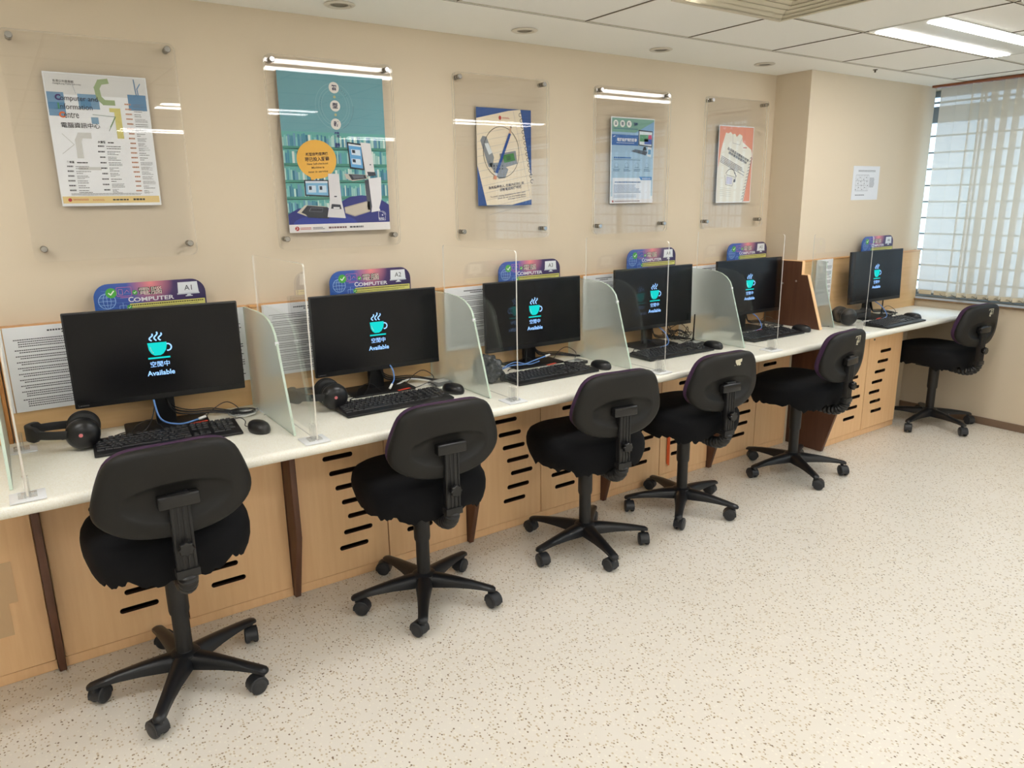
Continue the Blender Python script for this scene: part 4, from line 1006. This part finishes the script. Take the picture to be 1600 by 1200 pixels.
# ================================================================== ACRYLIC POSTER HOLDERS
def bolt_mesh():
    mb = MB(); mb.lathe([(0,-.048),(.0085,-.048),(.0105,-.046),(.0105,-.0355),(0,-.0355)], (0,0,0), 'y', 24); mb.lathe([(0,-.0295),(.0098,-.0295),(.0098,-.0205),(0,-.0205)], (0,0,0), 'y', 24); mb.lathe([(0,-.0158),(.0098,-.0158),(.0098,-.001),(0,-.001)], (0,0,0), 'y', 24)
    mb.lathe([(0,-.0355),(.003,-.0355),(.003,-.0295),(0,-.0295)], (0,0,0), 'y', 8)
    return mb.mesh('standoff_bolt', mat('bolt_steel', (176,174,170), .22, 1), smooth=35)
BM_ = bolt_mesh()
FR = [(.092, .590, .122, .566, 'large clear acrylic poster holder leftmost on the wall'), (.890, 1.395, .915, 1.368, 'clear acrylic poster holder with the teal poster'), (1.677, 2.180, 1.702, 2.148, 'clear acrylic poster holder with the notebook and telephone poster'),
      (2.464, 2.974, 2.493, 2.945, 'clear acrylic poster holder with the light blue poster'), (3.252, 3.777, 3.284, 3.744, 'clear acrylic poster holder with the salmon poster, nearest to the pillar')]
for (x0, x1, b0, b1, lb) in FR:
    t = thing('poster_holder', lb, 'poster holder', (x0, 0, 1.325), 0, 'acrylic poster holders on the wall')
    for nm_, y_, d_ in (('front_sheet', -.035, 0), ('back_sheet', -.020, .0)):
        mb = MB(); mb.prism(rrect(d_, d_, x1-x0-d_, .700-d_, .022, 5), 1, y_, y_+.004, 0, 1); node(nm_, mb.mesh(nm_, [M_acrh, M_acre], smooth=30), t)
    for bx in (b0-x0, b1-x0):
        for bz in (.041, .680): node('standoff_bolt', BM_, t, (bx, 0, bz))

def poster(x0, z0, w_, h_, label, draw, pm=M_paper, shear=0):
    t = thing('poster', label, 'poster', (x0, -.0222, z0)); mb = MB(); mb.box(0, w_, 0, .0012, 0, h_); pb = node('sheet', mb.mesh('poster_sheet', pm, smooth=0), t)
    R_ = random.Random(int(x0*1000))
    for nm_, fn in draw:
        pr = Print(); fn(pr, w_, h_, R_); node(nm_, pr.mesh(nm_), t)
    return t
def uv(fn): return fn
# --- poster 1
def p1_art(pr, w_, h_, R_):
    T = lambda u, v: (u*w_, (1-v)*h_)
    def rc(u0, v0, u1, v1, c, l): pr.poly([T(u0,v1), T(u1,v1), T(u1,v0), T(u0,v0)], c, l)
    rc(.012,.008,.988,.16,(214,214,212),1)
    rc(.012,.145,.17,.32,(112,148,180),2); rc(.012,.22,.17,.27,(86,132,172),3); rc(.30,.150,.50,.26,(116,152,182),2); rc(.32,.19,.42,.25,(86,134,172),3); rc(.79,.135,.975,.255,(98,138,174),2); rc(.40,.32,.47,.37,(130,164,190),2)
    pr.line([T(.60,.045), T(.53,.055), T(.495,.10), T(.505,.17), T(.55,.205), T(.64,.205)], .016, (152,170,128), 3)
    pr.line([T(.60,.275), T(.665,.275), T(.668,.49)], .0001, (204,194,118), 3); rc(.59,.245,.70,.275,(208,198,122),3); rc(.635,.275,.70,.475,(208,198,122),3)
    pr.line([T(.36,.46), T(.27,.46), T(.245,.50), T(.245,.62)], .018, (204,204,200), 1); pr.line([T(.10,.45), T(.20,.53), T(.08,.60)], .0015, (190,190,186), 2); pr.line([T(.22,.71), T(.42,.71)], .010, (206,206,202), 1)
    pr.line([T(.42,.30), T(.64,.31), T(.56,.42)], .0014, (120,140,130), 4); pr.line([T(.64,.31), T(.58,.39)], .003, (110,160,70), 4)
    pr.line([T(.87,.02), T(.88,.13), T(.94,.255)], .003, (96,136,172), 4); pr.line([T(.93,.05), T(.895,.09), T(.905,.17)], .003, (96,136,172), 4); pr.line([T(.26,.06), T(.285,.15)], .001, (150,160,170), 2)
    rc(.012,.925,.985,.978,(224,198,136),3)
def p1_let(pr, w_, h_, R_):
    T = lambda u, v: (u*w_, (1-v)*h_); bk = (44,40,44)
    pr.text('香港公共圖書館', *T(.085,.073), .0075, bk, 5, 'l', bold=.0, width=.058); pr.text('Hong Kong Public Libraries', *T(.085,.092), .0058, (70,70,74), 5, 'l', width=.078)
    for s_, f, c, u, v, wd in (('Computer and', 'C', (70,50,110), .085, .205, .120), ('Information', 'I', (70,140,100), .10, .268, .104), ('Centre', 'C', (224,110,50), .10, .332, .055)):
        pr.text(f, *T(u, v), .0185, c, 6, 'l', bold=.05); pr.text(s_[1:], u*w_+(.014 if f == 'C' else .007), (1-v)*h_-(.004 if 'p' in s_ else 0), .0200 if 'p' in s_ else .0168, bk, 5, 'l', width=wd-.014)
    pr.text('電腦資訊中心', *T(.105,.405), .0165, bk, 5, 'l', bold=.004, width=.110)
def p1_small(pr, w_, h_, R_):
    T = lambda u, v: (u*w_, (1-v)*h_)
    def col(u, v0, v1, n, c, cw):
        dv = (v1-v0)/n
        for k in range(n):
            v = v0+dv*k; a = T(u, v+dv*.45); pr.small(a[0]+.004*R_.random(), a[1], a[0]+.020, a[1]+.0055, 1, c, 4, word=(1,2), char=.0028, fill=.8, ragged=0)
            nb = R_.randint(2, 4) if dv > .03 else 2
            a = T(u+.09, v+dv*.92); pr.small(a[0], a[1], a[0]+cw*R_.uniform(.6, 1), a[1]+dv*h_*.8, nb, (120,118,118), 4, word=(1,4), char=.0028, fill=.30, ragged=.6, rnd=R_)
    pr.text('參考區', *T(.10,.672), .0075, (50,48,50), 5, 'l', bold=.03); pr.small(*T(.20,.672), *T(.32,.660), 1, (70,70,70), 4, word=(2,5), char=.003, fill=.7)
    pr.text('大堂層', *T(.43,.515), .0075, (50,48,50), 5, 'l', bold=.03); pr.small(*T(.53,.515), *T(.60,.503), 1, (70,70,70), 4, word=(2,5), char=.003, fill=.7)
    col(.09, .685, .905, 6, (110,110,114), .046); col(.42, .525, .905, 9, (110,110,114), .046); col(.745, .20, .91, 19, (196,140,112), .040)
    pr.small(*T(.10,.918), *T(.82,.90), 2, (130,128,126), 4, word=(1,4), char=.003, fill=.35, ragged=.3)
    pr.disc(*T(.08,.952), .0055, (176,60,60), 5); pr.small(*T(.11,.958), *T(.26,.942), 2, (196,110,80), 5, word=(1,3), char=.003, fill=.5); pr.small(*T(.30,.962), *T(.45,.946), 2, (196,130,90), 5, word=(1,3), char=.003, fill=.5)
    pr.small(*T(.50,.962), *T(.66,.944), 1, (60,60,58), 5, word=(1,2), char=.005, fill=.6, ragged=0); pr.small(*T(.71,.962), *T(.83,.942), 1, (60,60,58), 5, word=(1,2), char=.005, fill=.7, ragged=0)
poster(.194, 1.500, .297, .412, 'white poster titled Computer and Information Centre in the leftmost holder', [('artwork', p1_art), ('title_lettering', p1_let), ('small_print', p1_small)])
# --- poster 2
def p2_bg(pr, w_, h_, R_):
    T = lambda u, v: (u*w_, (1-v)*h_)
    def rc(u0, v0, u1, v1, c, l): pr.poly([T(u0,v1), T(u1,v1), T(u1,v0), T(u0,v0)], c, l)
    rc(0,0,1,.95,(104,158,168),1)
    cols = [(150,196,190),(206,222,214),(64,132,158),(120,186,186),(84,160,164),(180,212,204),(98,146,178),(46,112,140)]
    for j, (v0, v1) in enumerate(((.375,.455),(.475,.56),(.585,.665),(.69,.77),(.79,.87))):
        rc(0, v0-.01, 1, v1+.02, (96,168,160), 2)
        u = 0
        while u < 1:
            du = R_.uniform(.010,.026); hh = R_.uniform(.6,1); rc(u, v1-(v1-v0)*hh, min(1, u+du*.86), v1, R_.choice(cols), 3); u += du
        rc(0, v1, 1, v1+.016, (70,140,124), 4)
    for r_, ry in ((.052,.060),(.062,.070),(.075,.083)): pr.ring(.215, h_*.80, r_, .0008, (150,190,194), 3, ry=ry, n=40)
    pr.poly([T(0,.88), T(0,.95), T(1,.95), T(1,.83), T(.93,.80), T(.84,.775), T(.72,.765), T(.60,.775), T(.50,.81), T(.46,.85), T(.30,.84), T(.10,.845)][::-1], (38,46,122), 5)
    pr.disc(*T(.35,.945), .13, (44,62,150), 5.5, ry=.034, n=30)
    rc(0,.948,1,1,(226,222,220),7)
def p2_fig(pr, w_, h_, R_):
    T = lambda u, v: (u*w_, (1-v)*h_)
    def pg(q, c, l): pr.poly([T(*a) for a in q], c, l)
    Y = (232,178,72); pr.disc(*T(.305,.535), .079, Y, 6, ry=.072); pg([(.22,.60),(.24,.67),(.34,.64)], Y, 6.2)
    pr.disc(*T(.515,.085), .0205, (226,222,214), 6); pr.disc(*T(.516,.197), .0205, (226,222,214), 6); pr.disc(*T(.512,.310), .0205, (226,222,214), 6)
    for v in (.142, .252): pr.disc(*T(.515,v), .005, (186,186,130), 6)
    # left kiosk
    pg([(.17,.665),(.40,.665),(.40,.775),(.17,.765)], (34,38,48), 8); pg([(.18,.672),(.39,.672),(.39,.765),(.18,.757)], (120,176,212), 9); pg([(.18,.672),(.39,.672),(.39,.685),(.18,.685)], (210,222,232), 10)
    for u in (.20,.30): pg([(u,.70),(u+.075,.70),(u+.075,.745),(u,.745)], (200,218,232), 10); pg([(u+.01,.705),(u+.035,.705),(u+.035,.728),(u+.01,.728)], (50,60,76), 11)
    pg([(.08,.872),(.16,.825),(.36,.835),(.36,.905),(.20,.905)], (196,188,172), 8); pg([(.12,.872),(.18,.828),(.375,.840),(.38,.915),(.18,.905),(.16,.885)], (40,44,54), 9); pg([(.19,.865),(.21,.84),(.33,.845),(.32,.872)], (90,96,106), 10); pg([(.20,.863),(.215,.845),(.325,.849),(.316,.868)], (40,44,54), 11)
    pg([(.40,.625),(.505,.625),(.515,.80),(.545,.915),(.365,.905),(.40,.80)], (214,212,214), 10); pg([(.415,.82),(.50,.825),(.51,.855),(.405,.85)], (60,62,72), 11); pg([(.43,.84),(.49,.842),(.49,.852),(.43,.850)], (224,224,226), 12); pg([(.445,.768),(.47,.768),(.47,.775),(.445,.775)], (60,62,72), 11)
    # right kiosk
    pg([(.605,.42),(.755,.43),(.765,.60),(.62,.59)], (34,38,48), 8); pg([(.617,.43),(.742,.44),(.752,.59),(.632,.58)], (96,164,214), 9); pg([(.617,.43),(.742,.44),(.743,.45),(.618,.442)], (220,228,236), 10)
    for v in (.465,.525): pg([(.64,v),(.73,v+.004),(.735,v+.042),(.645,v+.036)], (206,222,236), 10); pg([(.65,v+.004),(.68,v+.006),(.682,v+.026),(.652,v+.024)], (50,60,76), 11)
    pg([(.74,.42),(.84,.425),(.87,.63),(.775,.635)], (222,220,220), 8.5); pg([(.56,.625),(.78,.63),(.80,.655),(.64,.672),(.575,.655)], (190,184,172), 9); pg([(.60,.627),(.77,.632),(.78,.655),(.63,.665)], (44,48,58), 10); pg([(.63,.632),(.75,.636),(.755,.65),(.65,.656)], (96,100,110), 11)
    pg([(.76,.665),(.85,.655),(.86,.86),(.775,.865)], (72,76,88), 8); pg([(.80,.655),(.93,.645),(.925,.79),(.895,.85),(.905,.87),(.81,.88),(.82,.84)], (226,224,226), 9)
    pg([(.79,.61),(.87,.612),(.88,.635),(.80,.64)], (56,60,70), 10); pg([(.82,.56),(.835,.56),(.835,.567),(.82,.567)], (70,74,84), 10)
    pg([(.54,.842),(.80,.80),(.80,.875),(.64,.905),(.545,.882)], (170,160,146), 7); pg([(.545,.848),(.80,.806),(.80,.87),(.64,.897),(.55,.876)], (196,186,170), 8)
def p2_let(pr, w_, h_, R_):
    T = lambda u, v: (u*w_, (1-v)*h_); dk = (46,40,70)
    for s_, v in (('智',.102), ('型',.213), ('新',.326)): pr.text(s_, *T(.515,v), .021, dk, 8, bold=.03)
    pr.text('體', *T(.515,.395), .021, (44,58,120), 8, bold=.03); pr.text('驗', *T(.515,.462), .021, (44,58,120), 8, bold=.03)
    pr.text('新型自助借還機', *T(.31,.512), .0125, (70,50,40), 8, bold=.02, rot=.06, width=.088); pr.text('現已投入服務', *T(.31,.547), .0165, (70,50,40), 8, bold=.02, rot=.06, width=.098)
    for s_, v, wd in (('New Self-checkout', .568, .084), ('Machine is', .592, .05), ('now in service', .618, .078)): pr.text(s_, *T(.31,v), .0075, (80,60,44), 8, rot=.06, width=wd, bold=.01)
    def arc(s_, cx, cy_, r_, a0, a1, h):
        for k, ch in enumerate(s_):
            if ch == ' ': continue
            a = a0+(a1-a0)*k/max(1, len(s_)-1); pr.text(ch, cx+r_*math.cos(a), cy_+r_*1.12*math.sin(a), h, (36,52,70), 6, rot=a-PI/2 if a0 > a1 else a+PI/2)
    arc('SMART', .215, h_*.80, .060, 1.15, .62, .0042); arc('FRESH EXPERIENCE', .215, h_*.80, .078, -1.15, .02, .0042); arc('SERVICE', .215, h_*.80, .058, 2.7, 3.6, .0038)
    pr.text('RFID', *T(.915,.932), .0085, (226,228,240), 8, bold=.02); pr.line([T(.925,.875), T(.885,.875), T(.885,.925)], .0014, (226,228,240), 8); pr.line([T(.955,.905), T(.955,.935), T(.885,.935)], .0012, (226,228,240), 8)
    pr.ring(*T(.925,.90), .010, .0014, (226,228,240), 8, a0=0, a1=PI/2, n=8); pr.ring(*T(.925,.90), .015, .0014, (226,228,240), 8, a0=0, a1=PI/2, n=8); pr.disc(*T(.925,.90), .003, (226,228,240), 8)
    pr.disc(*T(.07,.975), .0085, (176,52,50), 9); pr.line([T(.055,.985), T(.075,.975), T(.065,.965)], .0016, (232,220,216), 10)
    for u0, u1 in ((.10,.20),(.22,.34)): pr.small(*T(u0,.984), *T(u1,.966), 2, (186,90,84) if u0 < .2 else (100,100,104), 9, word=(1,2), char=.004, fill=.5)
    pr.small(*T(.37,.984), *T(.55,.964), 1, (120,90,90), 9, word=(1,2), char=.006, fill=.6, ragged=0); pr.small(*T(.58,.984), *T(.72,.964), 1, (90,90,96), 9, word=(1,2), char=.006, fill=.6, ragged=0)
poster(.933, 1.388, .422, .588, 'teal poster of self checkout machines with a yellow circle, second from the left', [('background_artwork', p2_bg), ('machine_artwork', p2_fig), ('lettering', p2_let)])
# --- poster 3
def p3_bg(pr, w_, h_, R_):
    T = lambda u, v: (u*w_, (1-v)*h_); cr = (226,212,186)
    pr.poly([T(0,1), T(1,1), T(1,0), T(0,0)], (44,78,138), 1)
    page = [(0,.11),(.58,.02),(.80,0.0),(1,.72),(1,.94),(.62,.995),(.155,.995),(0,.58)]
    pr.poly([T(*q) for q in page][::-1], cr, 2)
    for k in range(12):
        v0 = .27+.075*k; sl = -.13; u0 = 0 if v0 < .58 else (v0-.58)*.37; u1 = min(.97, .74+.31*(v0-.1))
        pr.line([T(u0+.01, v0), T(u1, v0+sl*(u1-u0))], .0008, (140,146,158), 3)
    pr.line([T(.665,.02), T(.98,.93)], .0009, (150,140,150), 3)
    for k in range(13):
        t_ = k/12; c_ = T(.80+.21*t_, .055+.69*t_); pr.ring(c_[0], c_[1], .0085, .0026, (40,44,60), 5, ry=.008, a0=.6, a1=4.9, n=12)
def p3_fig(pr, w_, h_, R_):
    T = lambda u, v: (u*w_, (1-v)*h_)
    def pg(q, c, l): pr.poly([T(*a) for a in q], c, l)
    g = (132,136,140); gd = (84,86,92)
    pg([(.06,.33),(.10,.285),(.17,.29),(.30,.50),(.26,.60),(.20,.60)], g, 5); pg([(.13,.36),(.20,.355),(.27,.45),(.21,.475)], (206,212,214), 6); pg([(.20,.56),(.42,.55),(.56,.62),(.50,.71),(.38,.72)], g, 5)
    for k in range(10): pr.disc(*T(.30+.05*(k % 4), .585+.03*(k//4)), .0035, gd, 6)
    pg([(.40,.46),(.70,.425),(.73,.56),(.50,.60),(.44,.57)], g, 5); pg([(.45,.475),(.66,.45),(.69,.525),(.49,.555)], (70,128,70), 6); pg([(.52,.485),(.60,.475),(.61,.52),(.53,.53)], (60,100,66), 7)
    pr.ring(.435*w_, (1-.445)*h_, .096, .0022, (60,56,54), 8, ry=.109, n=48)
    pg([(.575,.245),(.615,.255),(.36,.665),(.315,.655)], (32,70,140), 9); pg([(.575,.245),(.60,.175),(.625,.175),(.615,.255)], (200,168,140), 9); pg([(.60,.18),(.61,.165),(.625,.17),(.625,.20)], (50,48,48), 10)
    pg([(.315,.655),(.36,.665),(.345,.69),(.30,.68)], (190,196,200), 9); pg([(.30,.68),(.345,.69),(.33,.73),(.275,.72)], (206,140,110), 9)
def p3_let(pr, w_, h_, R_):
    T = lambda u, v: (u*w_, (1-v)*h_); dk = (70,66,84); rt_ = .12
    pr.disc(*T(.42,.095), .0075, (176,66,56), 5, ry=.009); pr.small(*T(.46,.105), *T(.60,.085), 2, (186,90,80), 5, word=(1,3), char=.004, fill=.5)
    pr.text('為免騷擾他人, 在館內切勿使用', *T(.52,.805), .0135, dk, 6, rot=rt_, width=.195, bold=.01); pr.text('流動電話和傳呼機', *T(.60,.835), .0135, dk, 6, rot=rt_, width=.122, bold=.01)
    pr.text('To avoid causing disturbance to other users', *T(.55,.895), .0085, (90,86,100), 6, rot=rt_, width=.195, bold=.01); pr.text('please do not use your mobile phone', *T(.62,.915), .0080, (90,86,100), 6, rot=rt_, width=.155, bold=.01); pr.text('and pager in the library', *T(.72,.93), .0080, (90,86,100), 6, rot=rt_, width=.102, bold=.01)
poster(1.791, 1.475, .294, .417, 'notebook page poster with pencil and telephone on blue, third from the left', [('notebook_artwork', p3_bg), ('telephone_artwork', p3_fig), ('lettering', p3_let)])
# --- poster 4
def p4_bg(pr, w_, h_, R_):
    T = lambda u, v: (u*w_, (1-v)*h_)
    def pg(q, c, l): pr.poly([T(*a) for a in q], c, l)
    for k in range(20):
        f = k/19; c = (int(150+24*f), int(184+18*f), int(214+6*f)); pg([(.02,.157+.04*k),(.985,.157+.04*k),(.985,.115+.04*k),(.02,.115+.04*k)][:4], c, 1)
    pg([(.02,.17),(.985,.17),(.985,.012),(.02,.012)], (120,166,150), 2); pg([(.55,.17),(.985,.03),(.985,.17)], (130,170,206), 3); pg([(.02,.20),(.62,.20),(.62,.32),(.02,.32)], (52,100,168), 3)
    pg([(.05,.95),(.95,.95),(.95,.70),(.05,.70)], (222,228,236), 3); pg([(.70,.725),(.96,.725),(.96,.685),(.66,.685)], (70,130,190), 4); pg([(0,1),(1,1),(1,.955),(0,.955)], (228,226,228), 5)
    for k in range(4): pr.ring(*T(.13+.235*k,.55), .012, .0013, (110,140,170), 4, ry=.011, n=16); pg([(.08+.235*k,.572),(.18+.235*k,.572),(.18+.235*k,.58),(.08+.235*k,.58)], (110,140,170), 4)
def p4_fig(pr, w_, h_, R_):
    T = lambda u, v: (u*w_, (1-v)*h_)
    def pg(q, c, l): pr.poly([T(*a) for a in q], c, l)
    pg([(.63,.315),(.62,.135),(.955,.145),(.945,.335)], (44,50,62), 5); pg([(.645,.305),(.635,.15),(.94,.158),(.93,.322)], (214,222,228), 6); pg([(.65,.19),(.85,.19),(.85,.27),(.65,.27)], (90,150,110), 7); pg([(.85,.19),(.93,.19),(.93,.24),(.85,.24)], (190,70,110), 7); pg([(.76,.24),(.93,.24),(.93,.30),(.76,.30)], (70,100,180), 7)
    pg([(.75,.33),(.80,.33),(.82,.375),(.73,.375)], (44,50,62), 6); pg([(.45,.385),(.55,.365),(.86,.385),(.80,.43)], (60,66,76), 6); pg([(.84,.33),(.93,.335),(.92,.45),(.83,.44)], (220,226,230), 8); pg([(.85,.36),(.92,.362),(.915,.42),(.845,.418)], (96,150,190), 9)
def p4_let(pr, w_, h_, R_):
    T = lambda u, v: (u*w_, (1-v)*h_)
    for u, s_ in ((.10,'智'),(.25,'型'),(.40,'新')): pr.disc(*T(u,.075), .0165, (230,232,226), 5); pr.text(s_, *T(u,.092), .0155, (60,90,110), 7, bold=.03)
    pr.text('體驗', *T(.545,.092), .0155, (60,90,130), 7, bold=.03); pr.small(*T(.06,.14), *T(.60,.122), 1, (80,120,140), 6, word=(2,5), char=.005, fill=.5, ragged=0)
    pr.text('電腦設施預約服務', *T(.36,.278), .017, (236,240,246), 7, width=.135, bold=.02); pr.small(*T(.12,.30), *T(.60,.288), 1, (200,214,234), 6, word=(2,5), char=.004, fill=.5); pr.line([T(.05,.225), T(.09,.215)], .003, (220,230,240), 7)
    pr.small(*T(.07,.475), *T(.46,.452), 1, (50,110,180), 6, word=(1,1.6), char=.007, fill=.7, ragged=0); pr.small(*T(.07,.495), *T(.80,.482), 1, (110,140,170), 6, word=(2,5), char=.004, fill=.5)
    for k in range(4): pr.small(*T(.06+.235*k,.625), *T(.21+.235*k,.59), 2, (90,124,160), 6, word=(1,3), char=.005, fill=.5)
    pr.small(*T(.10,.76), *T(.70,.74), 1, (70,110,160), 6, word=(1,3), char=.006, fill=.6); pr.small(*T(.08,.88), *T(.70,.775), 7, (110,140,175), 6, word=(1,4), char=.005, fill=.42); pr.small(*T(.08,.935), *T(.60,.895), 3, (140,160,185), 6, word=(1,4), char=.004, fill=.4)
    pr.text('電腦預約系統', *T(.83,.717), .008, (226,236,246), 7, width=.06); pr.disc(*T(.06,.976), .005, (180,70,60), 7); pr.small(*T(.10,.984), *T(.70,.966), 1, (130,110,110), 6, word=(1,4), char=.005, fill=.5, skip=0)
poster(2.573, 1.474, .299, .416, 'light blue poster with a drawn computer, fourth from the left', [('background_artwork', p4_bg), ('computer_artwork', p4_fig), ('lettering', p4_let)])
# --- poster 5
def p5_bg(pr, w_, h_, R_):
    T = lambda u, v: (u*w_, (1-v)*h_)
    pr.poly([T(.015,.985), T(.985,.985), T(.985,.012), T(.015,.012)], (222,150,128), 1)
    pg = [(.015,.55),(.08,.30),(.19,.09),(.26,.10),(.32,.08),(.38,.11),(.45,.10),(.50,.14),(.58,.10),(.66,.12),(.68,.20),(.95,.30),(.98,.36),(.80,.985),(.015,.985)]
    pr.poly([T(*q) for q in pg][::-1], (226,224,212), 2)
    pr.line([T(.385,.11), T(.395,.22), T(.60,.24), T(.66,.15)], .0012, (90,90,110), 3)
    for k in range(14):
        t_ = k/13; c_ = T(.955-.20*t_, .42+.55*t_); pr.ring(c_[0], c_[1], .009, .0024, (60,70,100), 4, ry=.008, a0=-1.2, a1=3.0, n=10)
    c_ = T(.38,.66); pr.ring(c_[0], c_[1], .045, .003, (70,70,76), 4, ry=.043, a0=-.4, a1=2.7, n=20); pr.line([T(.22,.64), T(.25,.76), T(.44,.78), T(.50,.66), T(.26,.63)], .0022, (110,112,130), 4); pr.disc(*T(.50,.71), .009, (90,90,96), 5); pr.poly([T(.27,.65), T(.26,.75), T(.43,.76), T(.45,.67)], (196,196,214), 3)
    pr.line([T(.48,.60), T(.55,.65)], .004, (60,64,80), 4); pr.line([T(.52,.50), T(.46,.60)], .0014, (120,120,130), 4)
    for k in range(5): pr.line([T(.10,.80+.025*k), T(.42,.815+.025*k)], .0012, (170,176,170), 3)
def p5_let(pr, w_, h_, R_):
    T = lambda u, v: (u*w_, (1-v)*h_); dk = (80,84,96)
    pr.text('為保障其他讀者的安寧', *T(.56,.385), .0165, dk, 5, rot=-.34, width=.20, bold=.01); pr.text('請將響鬧裝置關掉', *T(.55,.425), .0150, dk, 5, rot=-.34, width=.17, bold=.01)
    pr.small(*T(.10,.475), *T(.85,.38), 5, (120,122,130), 5, word=(1,4), char=.005, fill=.45, rot=-.34)
    pr.small(*T(.70,.285), *T(.84,.265), 1, (186,80,70), 5, word=(1,3), char=.005, fill=.6)
poster(3.370, 1.465, .298, .418, 'salmon poster with torn paper, headphones drawing and black spiral, nearest to the pillar', [('notebook_artwork', p5_bg), ('lettering', p5_let)])
